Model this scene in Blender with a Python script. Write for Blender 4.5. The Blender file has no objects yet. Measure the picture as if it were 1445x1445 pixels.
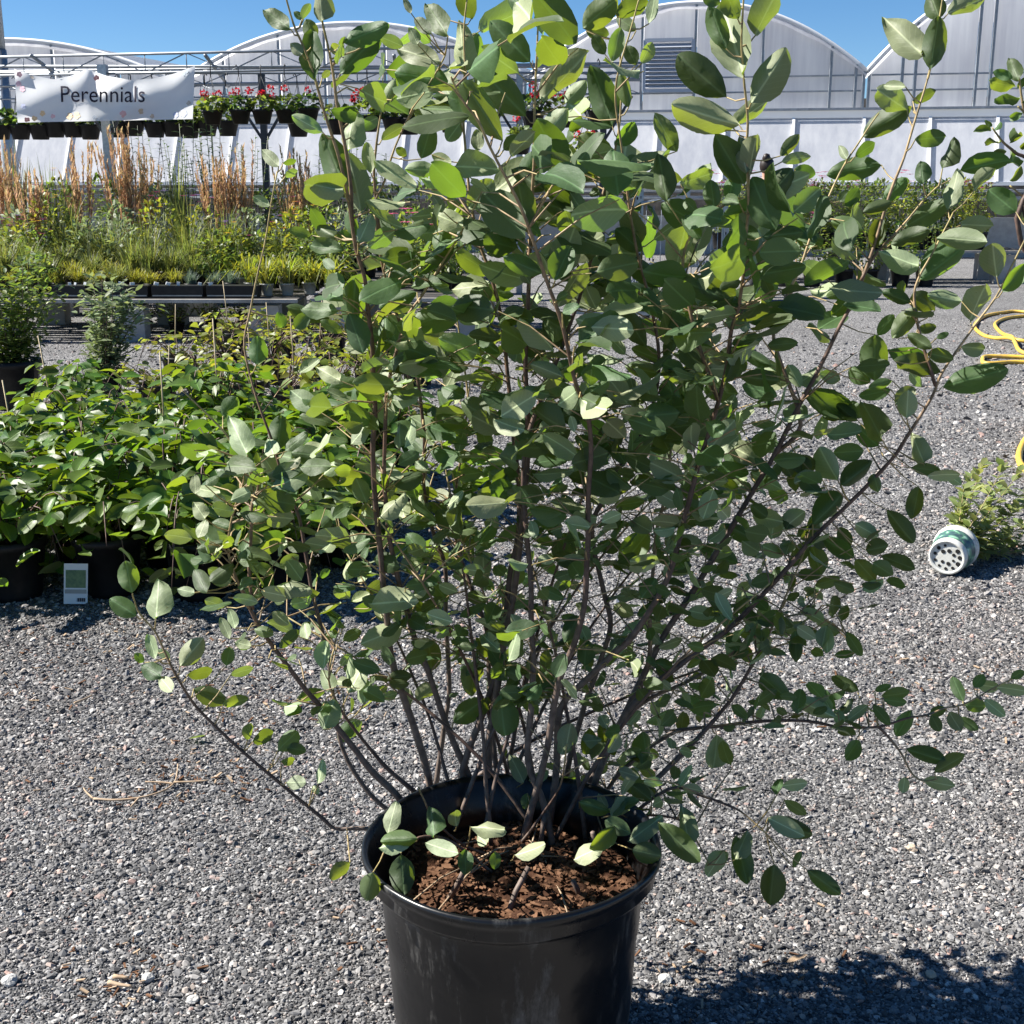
import bpy, bmesh, math, random
from mathutils import Vector as V, Matrix, noise
R = math.radians
random.seed(7)
SC = bpy.context.scene
COL = SC.collection

# ------------------------------------------------------------------ camera, sky, sun, exposure
PITCH, F, C0, CAMZ = R(14.5), 1800.0, 722.5, 1.5
cam_d = bpy.data.cameras.new('camera'); cam = bpy.data.objects.new('camera', cam_d); COL.objects.link(cam)
cam.location = (0, 0, CAMZ); cam.rotation_euler = (R(90) - PITCH, 0, 0)
cam_d.sensor_width = 36; cam_d.lens = 36 * F / 1445; cam_d.clip_end = 500; cam_d.clip_start = .05
SC.camera = cam
SUN_EL, SUN_BACK = R(43), R(8)
SUN = V((-math.cos(SUN_EL) * math.cos(SUN_BACK), math.cos(SUN_EL) * math.sin(SUN_BACK), math.sin(SUN_EL)))
world = bpy.data.worlds.new('World'); SC.world = world; world.use_nodes = True
wn = world.node_tree; wn.nodes.clear()
wo = wn.nodes.new('ShaderNodeOutputWorld'); bg = wn.nodes.new('ShaderNodeBackground'); sky = wn.nodes.new('ShaderNodeTexSky')
sky.sky_type = 'NISHITA'; sky.sun_disc = False; sky.sun_elevation = SUN_EL; sky.sun_rotation = math.atan2(SUN.x, SUN.y)
sky.air_density = 1.0; sky.dust_density = 0.0; sky.ozone_density = 5.0; sky.altitude = 2500
bg.inputs['Strength'].default_value = .053
hs = wn.nodes.new('ShaderNodeHueSaturation'); hs.inputs['Saturation'].default_value = 1.17; hs.inputs['Value'].default_value = 1.0   # deep clear-day blue, the whole dome alike
wn.links.new(sky.outputs[0], hs.inputs['Color']); wn.links.new(hs.outputs[0], bg.inputs[0]); wn.links.new(bg.outputs[0], wo.inputs[0])
sun_d = bpy.data.lights.new('sun', 'SUN'); sun_d.energy = 5.0; sun_d.angle = R(.53); sun_d.color = (1, .955, .88)
sun_o = bpy.data.objects.new('sun', sun_d); COL.objects.link(sun_o)
sun_o.rotation_euler = (-SUN).to_track_quat('-Z', 'Y').to_euler(); sun_o.location = (-8, 3, 12)
SC.view_settings.view_transform = 'Standard'; SC.view_settings.look = 'None'
SC.view_settings.exposure = 1.27; SC.view_settings.gamma = 1
SC.render.engine = 'CYCLES'
SC.cycles.use_denoising = True; SC.cycles.max_bounces = 7; SC.cycles.diffuse_bounces = 3
SC.cycles.transmission_bounces = 5; SC.cycles.glossy_bounces = 2; SC.cycles.transparent_max_bounces = 6
SC.cycles.caustics_reflective = False; SC.cycles.caustics_refractive = False

# ------------------------------------------------------------------ where a point seen in the photo stands
FWD = V((0, math.cos(PITCH), -math.sin(PITCH))); UP = V((0, math.sin(PITCH), math.cos(PITCH))); RT = V((1, 0, 0))
CAMP = V((0, 0, CAMZ))
def ray(px, py): return FWD + RT * ((px - C0) / F) + UP * ((C0 - py) / F)
def at(px, py, Y):
    r = ray(px, py); return CAMP + r * (Y / r.y)
def at_z(px, py, z=0.0):
    r = ray(px, py); return CAMP + r * ((z - CAMZ) / r.z)
def proj(P):
    d = P - CAMP; k = d.dot(FWD); return C0 + F * d.x / k, C0 - F * d.dot(UP) / k, k
rnd = random.random
def ru(a, b): return a + (b - a) * random.random()

# ------------------------------------------------------------------ materials
MATS = {}
def nd(nt, t, **kw):
    n = nt.nodes.new(t)
    for k, v in kw.items():
        if k in n.inputs: n.inputs[k].default_value = v
        else: setattr(n, k, v)
    return n
def rgba(c): return (c[0], c[1], c[2], 1)
def pm(name, col, rough=.6, metal=0., col2=None, scale=12., bump=0., bscale=None, spec=.5, trans=0., detail=4., sharp=(.35, .65), tcol=None):
    m = bpy.data.materials.new(name); m.use_nodes = True; nt = m.node_tree; b = nt.nodes['Principled BSDF']; out = nt.nodes['Material Output']
    b.inputs['Base Color'].default_value = rgba(col); b.inputs['Roughness'].default_value = rough
    b.inputs['Metallic'].default_value = metal; b.inputs['Specular IOR Level'].default_value = spec
    tc = nd(nt, 'ShaderNodeTexCoord')
    if col2 is not None:
        nz = nd(nt, 'ShaderNodeTexNoise', Scale=scale, Detail=detail, Roughness=.65)
        nt.links.new(tc.outputs['Object'], nz.inputs['Vector'])
        mr = nd(nt, 'ShaderNodeMapRange'); mr.inputs[1].default_value = sharp[0]; mr.inputs[2].default_value = sharp[1]
        nt.links.new(nz.outputs['Fac'], mr.inputs[0])
        mx = nd(nt, 'ShaderNodeMix', data_type='RGBA'); mx.inputs[6].default_value = rgba(col); mx.inputs[7].default_value = rgba(col2)
        nt.links.new(mr.outputs[0], mx.inputs[0]); nt.links.new(mx.outputs[2], b.inputs['Base Color'])
    if bump:
        bz = nd(nt, 'ShaderNodeTexNoise', Scale=bscale or scale * 4, Detail=3.)
        nt.links.new(tc.outputs['Object'], bz.inputs['Vector'])
        bp = nd(nt, 'ShaderNodeBump', Strength=bump, Distance=.01)
        nt.links.new(bz.outputs['Fac'], bp.inputs['Height']); nt.links.new(bp.outputs[0], b.inputs['Normal'])
    if trans:
        t = nd(nt, 'ShaderNodeBsdfTranslucent'); t.inputs[0].default_value = rgba(tcol or col)
        ms = nd(nt, 'ShaderNodeMixShader'); ms.inputs[0].default_value = trans
        nt.links.new(b.outputs[0], ms.inputs[1]); nt.links.new(t.outputs[0], ms.inputs[2]); nt.links.new(ms.outputs[0], out.inputs[0])
    MATS[name] = m; return m

def leafmat(name, top, under, tr, tw=.42, rough=.42, var=.35, veins=True, spec=.5, huevar=.03):
    """two-sided leaf: darker upper face, paler underside, light passing through, ribs from the UV map"""
    m = bpy.data.materials.new(name); m.use_nodes = True; nt = m.node_tree; L = nt.links.new
    b = nt.nodes['Principled BSDF']; out = nt.nodes['Material Output']
    b.inputs['Roughness'].default_value = rough; b.inputs['Specular IOR Level'].default_value = spec
    geo = nd(nt, 'ShaderNodeNewGeometry'); oi = nd(nt, 'ShaderNodeObjectInfo'); at_ = nd(nt, 'ShaderNodeAttribute', attribute_name='rnd')
    ad = nd(nt, 'ShaderNodeMath', operation='ADD'); L(oi.outputs['Random'], ad.inputs[0]); L(at_.outputs['Fac'], ad.inputs[1])
    fr = nd(nt, 'ShaderNodeMath', operation='FRACT'); L(ad.outputs[0], fr.inputs[0])
    mx = nd(nt, 'ShaderNodeMix', data_type='RGBA'); mx.inputs[6].default_value = rgba(top); mx.inputs[7].default_value = rgba(under)
    L(geo.outputs['Backfacing'], mx.inputs[0])
    mr = nd(nt, 'ShaderNodeMapRange'); mr.inputs[3].default_value = 1 - var; mr.inputs[4].default_value = 1 + var; L(fr.outputs[0], mr.inputs[0])
    m2 = nd(nt, 'ShaderNodeMath', operation='MULTIPLY'); m2.inputs[1].default_value = 7.31; L(fr.outputs[0], m2.inputs[0])
    f2 = nd(nt, 'ShaderNodeMath', operation='FRACT'); L(m2.outputs[0], f2.inputs[0])
    hr = nd(nt, 'ShaderNodeMapRange'); hr.inputs[3].default_value = .5 - huevar; hr.inputs[4].default_value = .5 + huevar * .6; L(f2.outputs[0], hr.inputs[0])
    fac = mr.outputs[0]
    if veins:
        uv = nd(nt, 'ShaderNodeUVMap', uv_map='UVMap'); sp = nd(nt, 'ShaderNodeSeparateXYZ'); L(uv.outputs[0], sp.inputs[0])
        du = nd(nt, 'ShaderNodeMath', operation='SUBTRACT'); du.inputs[1].default_value = .5; L(sp.outputs[0], du.inputs[0])
        ab = nd(nt, 'ShaderNodeMath', operation='ABSOLUTE'); L(du.outputs[0], ab.inputs[0])
        rib = nd(nt, 'ShaderNodeMapRange'); rib.inputs[1].default_value = .016; rib.inputs[2].default_value = .042; rib.inputs[3].default_value = 1; rib.inputs[4].default_value = 0
        L(ab.outputs[0], rib.inputs[0])
        k = nd(nt, 'ShaderNodeMath', operation='MULTIPLY'); k.inputs[1].default_value = -.62; L(ab.outputs[0], k.inputs[0])
        s = nd(nt, 'ShaderNodeMath', operation='ADD'); L(k.outputs[0], s.inputs[0]); L(sp.outputs[1], s.inputs[1])
        s9 = nd(nt, 'ShaderNodeMath', operation='MULTIPLY'); s9.inputs[1].default_value = 9.; L(s.outputs[0], s9.inputs[0])
        pp = nd(nt, 'ShaderNodeMath', operation='PINGPONG'); pp.inputs[1].default_value = .5; L(s9.outputs[0], pp.inputs[0])
        lat = nd(nt, 'ShaderNodeMapRange'); lat.inputs[1].default_value = .0; lat.inputs[2].default_value = .09; lat.inputs[3].default_value = .22; lat.inputs[4].default_value = 0
        L(pp.outputs[0], lat.inputs[0])
        vx = nd(nt, 'ShaderNodeMath', operation='MAXIMUM'); L(rib.outputs[0], vx.inputs[0]); L(lat.outputs[0], vx.inputs[1])
        vm = nd(nt, 'ShaderNodeMath', operation='MULTIPLY_ADD'); vm.inputs[1].default_value = .95; vm.inputs[2].default_value = 1.; L(vx.outputs[0], vm.inputs[0])
        mm = nd(nt, 'ShaderNodeMath', operation='MULTIPLY'); L(vm.outputs[0], mm.inputs[0]); L(fac, mm.inputs[1]); fac = mm.outputs[0]
        tc = nd(nt, 'ShaderNodeTexCoord'); nz = nd(nt, 'ShaderNodeTexNoise', Scale=9., Detail=3.); L(uv.outputs[0], nz.inputs['Vector'])
        hs = nd(nt, 'ShaderNodeMath', operation='MULTIPLY_ADD'); hs.inputs[1].default_value = -.8; L(vx.outputs[0], hs.inputs[0]); L(nz.outputs['Fac'], hs.inputs[2])
        bp = nd(nt, 'ShaderNodeBump', Strength=.2, Distance=.003); L(hs.outputs[0], bp.inputs['Height']); L(bp.outputs[0], b.inputs['Normal'])
    hsv = nd(nt, 'ShaderNodeHueSaturation'); L(hr.outputs[0], hsv.inputs['Hue']); L(fac, hsv.inputs['Value']); L(mx.outputs[2], hsv.inputs['Color'])
    basec = hsv.outputs[0]
    if veins:   # brown blotches on some leaves
        sc = nd(nt, 'ShaderNodeVectorMath', operation='MULTIPLY_ADD'); sc.inputs[1].default_value = (2.2, 3.2, 1); L(uv.outputs[0], sc.inputs[0])
        cb = nd(nt, 'ShaderNodeCombineXYZ'); q9 = nd(nt, 'ShaderNodeMath', operation='MULTIPLY'); q9.inputs[1].default_value = 83.; L(fr.outputs[0], q9.inputs[0]); L(q9.outputs[0], cb.inputs[0]); L(q9.outputs[0], cb.inputs[1]); L(cb.outputs[0], sc.inputs[2])
        bz = nd(nt, 'ShaderNodeTexNoise', Scale=1.6, Detail=3., Roughness=.6); L(sc.outputs[0], bz.inputs['Vector'])
        br = nd(nt, 'ShaderNodeMapRange'); br.inputs[1].default_value = .70; br.inputs[2].default_value = .74; br.inputs[4].default_value = .75; L(bz.outputs['Fac'], br.inputs[0])
        bx = nd(nt, 'ShaderNodeMix', data_type='RGBA'); bx.inputs[7].default_value = (.11, .065, .03, 1); L(br.outputs[0], bx.inputs[0]); L(basec, bx.inputs[6]); basec = bx.outputs[2]
    L(basec, b.inputs['Base Color'])
    h2 = nd(nt, 'ShaderNodeHueSaturation'); h2.inputs['Color'].default_value = rgba(tr); L(hr.outputs[0], h2.inputs['Hue']); L(mr.outputs[0], h2.inputs['Value'])
    t = nd(nt, 'ShaderNodeBsdfTranslucent'); L(h2.outputs[0], t.inputs[0])
    ms = nd(nt, 'ShaderNodeMixShader'); ms.inputs[0].default_value = tw; L(b.outputs[0], ms.inputs[1]); L(t.outputs[0], ms.inputs[2]); L(ms.outputs[0], out.inputs[0])
    MATS[name] = m; return m

leafmat('shrub_leaf', (.062, .104, .044), (.29, .34, .20), (.25, .38, .02), tw=.33, rough=.55, var=.3, spec=.45)
leafmat('vine_leaf', (.065, .125, .018), (.14, .19, .07), (.24, .38, .015), tw=.33, rough=.45, var=.4)
leafmat('dark_leaf', (.03, .062, .018), (.06, .1, .04), (.1, .2, .02), tw=.3, rough=.4, var=.4, veins=False)
leafmat('yellow_leaf', (.15, .19, .03), (.22, .25, .09), (.38, .44, .03), tw=.42, rough=.45, var=.35, veins=False, huevar=.04)
leafmat('silver_leaf', (.19, .24, .13), (.3, .35, .22), (.25, .33, .1), tw=.35, rough=.5, var=.35, veins=False)
leafmat('mid_leaf', (.085, .13, .03), (.15, .2, .08), (.25, .36, .04), tw=.4, rough=.45, var=.4, veins=False, huevar=.035)
leafmat('grass_green', (.13, .165, .05), (.15, .19, .07), (.28, .34, .06), tw=.4, rough=.5, var=.4, veins=False, huevar=.04)
leafmat('grass_yellow', (.22, .23, .035), (.25, .25, .06), (.45, .46, .04), tw=.4, rough=.5, var=.35, veins=False, huevar=.03)
leafmat('grass_blue', (.14, .19, .16), (.2, .25, .2), (.2, .28, .16), tw=.35, rough=.5, var=.3, veins=False)
leafmat('plume_tan', (.54, .37, .19), (.56, .4, .22), (.66, .46, .22), tw=.35, rough=.7, var=.35, veins=False, spec=.15)
leafmat('pale_leaf', (.22, .27, .10), (.3, .34, .17), (.35, .42, .08), tw=.4, rough=.45, var=.3, veins=False)
leafmat('petal_red', (.5, .01, .02), (.5, .02, .03), (.6, .02, .03), tw=.35, rough=.5, var=.35, veins=False, huevar=.01)
leafmat('petal_pink', (.6, .09, .22), (.65, .2, .3), (.7, .15, .3), tw=.35, rough=.5, var=.35, veins=False, huevar=.03)
leafmat('petal_magenta', (.33, .02, .13), (.35, .04, .16), (.4, .03, .16), tw=.35, rough=.5, var=.4, veins=False, huevar=.03)
leafmat('petal_violet', (.2, .12, .38), (.25, .16, .4), (.3, .18, .45), tw=.35, rough=.5, var=.35, veins=False)
leafmat('petal_yellow', (.75, .42, .02), (.75, .45, .04), (.8, .5, .04), tw=.35, rough=.5, var=.3, veins=False)
pm('black_plastic', (.011, .011, .012), .38, col2=(.022, .022, .023), scale=14, bump=.12, bscale=60)
pm('black_plastic_old', (.007, .007, .008), .5, col2=(.016, .016, .016), scale=9, spec=.3)
pm('white_plastic', (.68, .68, .63), .5, col2=(.40, .37, .31), scale=26, sharp=(.5, .75))
pm('grey_plastic', (.28, .28, .26), .55, col2=(.36, .36, .33), scale=8)
pm('hole_dark', (.01, .01, .01), .9)
pm('potting_soil', (.032, .016, .010), .95, col2=(.07, .034, .02), scale=38, bump=.9, bscale=55, spec=.1)
pm('bark_chip', (.07, .034, .019), .9, col2=(.2, .11, .065), scale=22, spec=.1)
pm('galvanised', (.42, .45, .47), .42, .75, col2=(.3, .33, .35), scale=26)
pm('grey_steel', (.33, .35, .38), .5, .35, col2=(.24, .26, .28), scale=9)
pm('dark_steel', (.06, .065, .07), .55, .3)
pm('poly_film', (.80, .80, .82), .35, col2=(.70, .70, .74), scale=.9, trans=.58, tcol=(.86, .86, .88), bump=.05, bscale=3.)
pm('poly_panel', (.86, .87, .89), .4, col2=(.78, .79, .83), scale=1.3, trans=.45, tcol=(.85, .86, .9))
pm('film_roof', (.5, .55, .62), .2, col2=(.6, .64, .7), scale=.8, trans=.6, tcol=(.9, .92, .95))
pm('white_frame', (.78, .78, .78), .5)
pm('louvre', (.4, .43, .49), .5, .2)
pm('banner_cloth', (.88, .89, .90), .8, trans=.55, spec=.2, bump=.1, bscale=7)
pm('letter_navy', (.018, .016, .035), .8, spec=.2)
for k, c in dict(pink=(.76, .5, .56), orange=(.78, .6, .4), blue=(.56, .59, .74), grey=(.42, .46, .5), red=(.68, .34, .36), tan=(.62, .54, .46)).items(): pm('print_' + k, c, .85, spec=.2)
pm('weathered_wood', (.28, .26, .23), .85, col2=(.42, .40, .37), scale=6, bump=.3)
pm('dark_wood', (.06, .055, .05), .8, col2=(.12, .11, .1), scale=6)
pm('concrete', (.33, .32, .30), .9, col2=(.42, .41, .39), scale=5, bump=.3)
pm('bamboo', (.42, .32, .17), .6, col2=(.52, .41, .24), scale=20)
pm('hose_yellow', (.70, .44, .06), .5, col2=(.46, .30, .09), scale=16, sharp=(.45, .75))
pm('tag_white', (.72, .74, .74), .5)
pm('tag_green', (.07, .13, .06), .5, col2=(.16, .24, .1), scale=45)
pm('dry_stalk', (.34, .24, .15), .85, col2=(.45, .33, .22), scale=25)
pm('pale_stone', (.5, .49, .46), .85, col2=(.42, .41, .39), scale=40, bump=.4)
pm('tan_stone', (.52, .40, .29), .85, col2=(.45, .35, .26), scale=40, bump=.4)
pm('skin', (.48, .27, .19), .55); pm('hair', (.02, .012, .009), .5); pm('peach_top', (.62, .33, .24), .8, col2=(.52, .27, .2), scale=9); pm('dark_cloth', (.03, .03, .035), .85)
pm('blue_plastic', (.04, .22, .55), .4); pm('orange_paint', (.75, .32, .03), .5)
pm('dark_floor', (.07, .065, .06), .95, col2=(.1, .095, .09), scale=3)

def streaky(name, c1, c2, trans, rough=.35):
    # stretched film: upright seams and runs of grime, light passing through
    m = bpy.data.materials.new(name); m.use_nodes = True; nt = m.node_tree; L = nt.links.new; b = nt.nodes['Principled BSDF']; out = nt.nodes['Material Output']; b.inputs['Roughness'].default_value = rough
    tc = nd(nt, 'ShaderNodeTexCoord'); mp = nd(nt, 'ShaderNodeMapping'); mp.inputs['Scale'].default_value = (5.5, 5.5, .35); L(tc.outputs['Object'], mp.inputs[0])
    n1 = nd(nt, 'ShaderNodeTexNoise', Scale=1., Detail=5., Roughness=.6); L(mp.outputs[0], n1.inputs['Vector'])
    n2 = nd(nt, 'ShaderNodeTexNoise', Scale=.7, Detail=4.); L(tc.outputs['Object'], n2.inputs['Vector'])
    a = nd(nt, 'ShaderNodeMath', operation='MULTIPLY_ADD'); a.inputs[1].default_value = .6; L(n1.outputs['Fac'], a.inputs[0]); s2 = nd(nt, 'ShaderNodeMath', operation='MULTIPLY'); s2.inputs[1].default_value = .4; L(n2.outputs['Fac'], s2.inputs[0]); L(s2.outputs[0], a.inputs[2])
    mr = nd(nt, 'ShaderNodeMapRange'); mr.inputs[1].default_value = .36; mr.inputs[2].default_value = .64; L(a.outputs[0], mr.inputs[0])
    mx = nd(nt, 'ShaderNodeMix', data_type='RGBA'); mx.inputs[6].default_value = rgba(c1); mx.inputs[7].default_value = rgba(c2); L(mr.outputs[0], mx.inputs[0]); L(mx.outputs[2], b.inputs['Base Color'])
    bp = nd(nt, 'ShaderNodeBump', Strength=.25, Distance=.05); L(n2.outputs['Fac'], bp.inputs['Height']); L(bp.outputs[0], b.inputs['Normal'])
    t = nd(nt, 'ShaderNodeBsdfTranslucent'); L(mx.outputs[2], t.inputs[0]); ms = nd(nt, 'ShaderNodeMixShader'); ms.inputs[0].default_value = trans; L(b.outputs[0], ms.inputs[1]); L(t.outputs[0], ms.inputs[2]); L(ms.outputs[0], out.inputs[0]); MATS[name] = m
streaky('poly_film', (.62, .62, .66), (.84, .84, .85), .55); streaky('poly_panel', (.60, .62, .68), (.82, .83, .86), .45)
def bark_material():
    m = bpy.data.materials.new('bark'); m.use_nodes = True; nt = m.node_tree; L = nt.links.new; b = nt.nodes['Principled BSDF']
    a = nd(nt, 'ShaderNodeAttribute', attribute_name='rnd'); cr = nd(nt, 'ShaderNodeValToRGB'); e = cr.color_ramp
    e.elements[0].position = 0; e.elements[0].color = (.17, .13, .105, 1); e.elements[1].position = 1; e.elements[1].color = (.33, .27, .10, 1)
    for p, c in ((.35, (.085, .052, .042, 1)), (.62, (.13, .075, .05, 1)), (.8, (.30, .21, .11, 1))):
        x = e.elements.new(p); x.color = c
    L(a.outputs['Fac'], cr.inputs[0])
    tc = nd(nt, 'ShaderNodeTexCoord'); nz = nd(nt, 'ShaderNodeTexNoise', Scale=70., Detail=4.); L(tc.outputs['Object'], nz.inputs['Vector'])
    mr = nd(nt, 'ShaderNodeMapRange'); mr.inputs[1].default_value = .3; mr.inputs[2].default_value = .7; mr.inputs[3].default_value = .6; mr.inputs[4].default_value = 1.5; L(nz.outputs['Fac'], mr.inputs[0])
    mx = nd(nt, 'ShaderNodeMix', data_type='RGBA', blend_type='MULTIPLY'); mx.inputs[0].default_value = 1; L(cr.outputs[0], mx.inputs[6]); L(mr.outputs[0], mx.inputs[7])
    L(mx.outputs[2], b.inputs['Base Color']); b.inputs['Roughness'].default_value = .6
    bp = nd(nt, 'ShaderNodeBump', Strength=.4, Distance=.002); L(nz.outputs['Fac'], bp.inputs['Height']); L(bp.outputs[0], b.inputs['Normal'])
    MATS['bark'] = m
bark_material()

def gravel_materials():
    # ground sheet: packed fines
    m = bpy.data.materials.new('gravel_ground'); m.use_nodes = True; nt = m.node_tree; L = nt.links.new; b = nt.nodes['Principled BSDF']
    tc = nd(nt, 'ShaderNodeTexCoord')
    v1 = nd(nt, 'ShaderNodeTexVoronoi', Scale=95.); L(tc.outputs['Object'], v1.inputs['Vector'])
    v2 = nd(nt, 'ShaderNodeTexNoise', Scale=1.1, Detail=5., Roughness=.6); L(tc.outputs['Object'], v2.inputs['Vector'])
    sp = nd(nt, 'ShaderNodeSeparateColor'); L(v1.outputs['Color'], sp.inputs[0])
    cr = nd(nt, 'ShaderNodeValToRGB'); e = cr.color_ramp; e.elements[0].color = (.06, .06, .062, 1); e.elements[1].color = (.45, .44, .43, 1)
    x = e.elements.new(.45); x.color = (.15, .148, .148, 1); x = e.elements.new(.8); x.color = (.225, .22, .218, 1); L(sp.outputs[0], cr.inputs[0])
    mr = nd(nt, 'ShaderNodeMapRange'); mr.inputs[1].default_value = .35; mr.inputs[2].default_value = .7; mr.inputs[3].default_value = .85; mr.inputs[4].default_value = 1.15; L(v2.outputs['Fac'], mr.inputs[0])
    mx = nd(nt, 'ShaderNodeMix', data_type='RGBA', blend_type='MULTIPLY'); mx.inputs[0].default_value = 1; L(cr.outputs[0], mx.inputs[6]); L(mr.outputs[0], mx.inputs[7])
    L(mx.outputs[2], b.inputs['Base Color']); b.inputs['Roughness'].default_value = .9; b.inputs['Specular IOR Level'].default_value = .2
    bp = nd(nt, 'ShaderNodeBump', Strength=.8, Distance=.012); bp.invert = True; L(v1.outputs['Distance'], bp.inputs['Height']); L(bp.outputs[0], b.inputs['Normal'])
    MATS['gravel_ground'] = m
    m = bpy.data.materials.new('gravel_stone'); m.use_nodes = True; nt = m.node_tree; L = nt.links.new; b = nt.nodes['Principled BSDF']
    oi = nd(nt, 'ShaderNodeObjectInfo'); cr = nd(nt, 'ShaderNodeValToRGB'); e = cr.color_ramp
    e.elements[0].color = (.045, .045, .047, 1); e.elements[1].color = (.55, .53, .49, 1)
    for p, c in ((.3, (.105, .104, .104, 1)), (.6, (.18, .177, .176, 1)), (.85, (.29, .284, .278, 1)), (.93, (.36, .31, .27, 1)), (.965, (.33, .215, .185, 1)), (.975, (.48, .47, .45, 1))):
        x = e.elements.new(p); x.color = c
    L(oi.outputs['Random'], cr.inputs[0])
    tc = nd(nt, 'ShaderNodeTexCoord'); nz = nd(nt, 'ShaderNodeTexNoise', Scale=1.3, Detail=4.)
    geo = nd(nt, 'ShaderNodeNewGeometry'); L(geo.outputs['Position'], nz.inputs['Vector'])
    mr = nd(nt, 'ShaderNodeMapRange'); mr.inputs[1].default_value = .35; mr.inputs[2].default_value = .68; mr.inputs[3].default_value = .85; mr.inputs[4].default_value = 1.18; L(nz.outputs['Fac'], mr.inputs[0])
    mx = nd(nt, 'ShaderNodeMix', data_type='RGBA', blend_type='MULTIPLY'); mx.inputs[0].default_value = 1; L(cr.outputs[0], mx.inputs[6]); L(mr.outputs[0], mx.inputs[7])
    n2 = nd(nt, 'ShaderNodeTexNoise', Scale=.8, Detail=5., Roughness=.7); L(geo.outputs['Position'], n2.inputs['Vector'])
    r2 = nd(nt, 'ShaderNodeMapRange'); r2.inputs[1].default_value = .48; r2.inputs[2].default_value = .72; r2.inputs[4].default_value = .55; L(n2.outputs['Fac'], r2.inputs[0])
    tn = nd(nt, 'ShaderNodeMix', data_type='RGBA', blend_type='MULTIPLY'); tn.inputs[7].default_value = (1.08, .93, .84, 1); L(r2.outputs[0], tn.inputs[0]); L(mx.outputs[2], tn.inputs[6]); mx = tn
    L(mx.outputs[2], b.inputs['Base Color']); b.inputs['Roughness'].default_value = .75; b.inputs['Specular IOR Level'].default_value = .35
    MATS['gravel_stone'] = m
gravel_materials()

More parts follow.
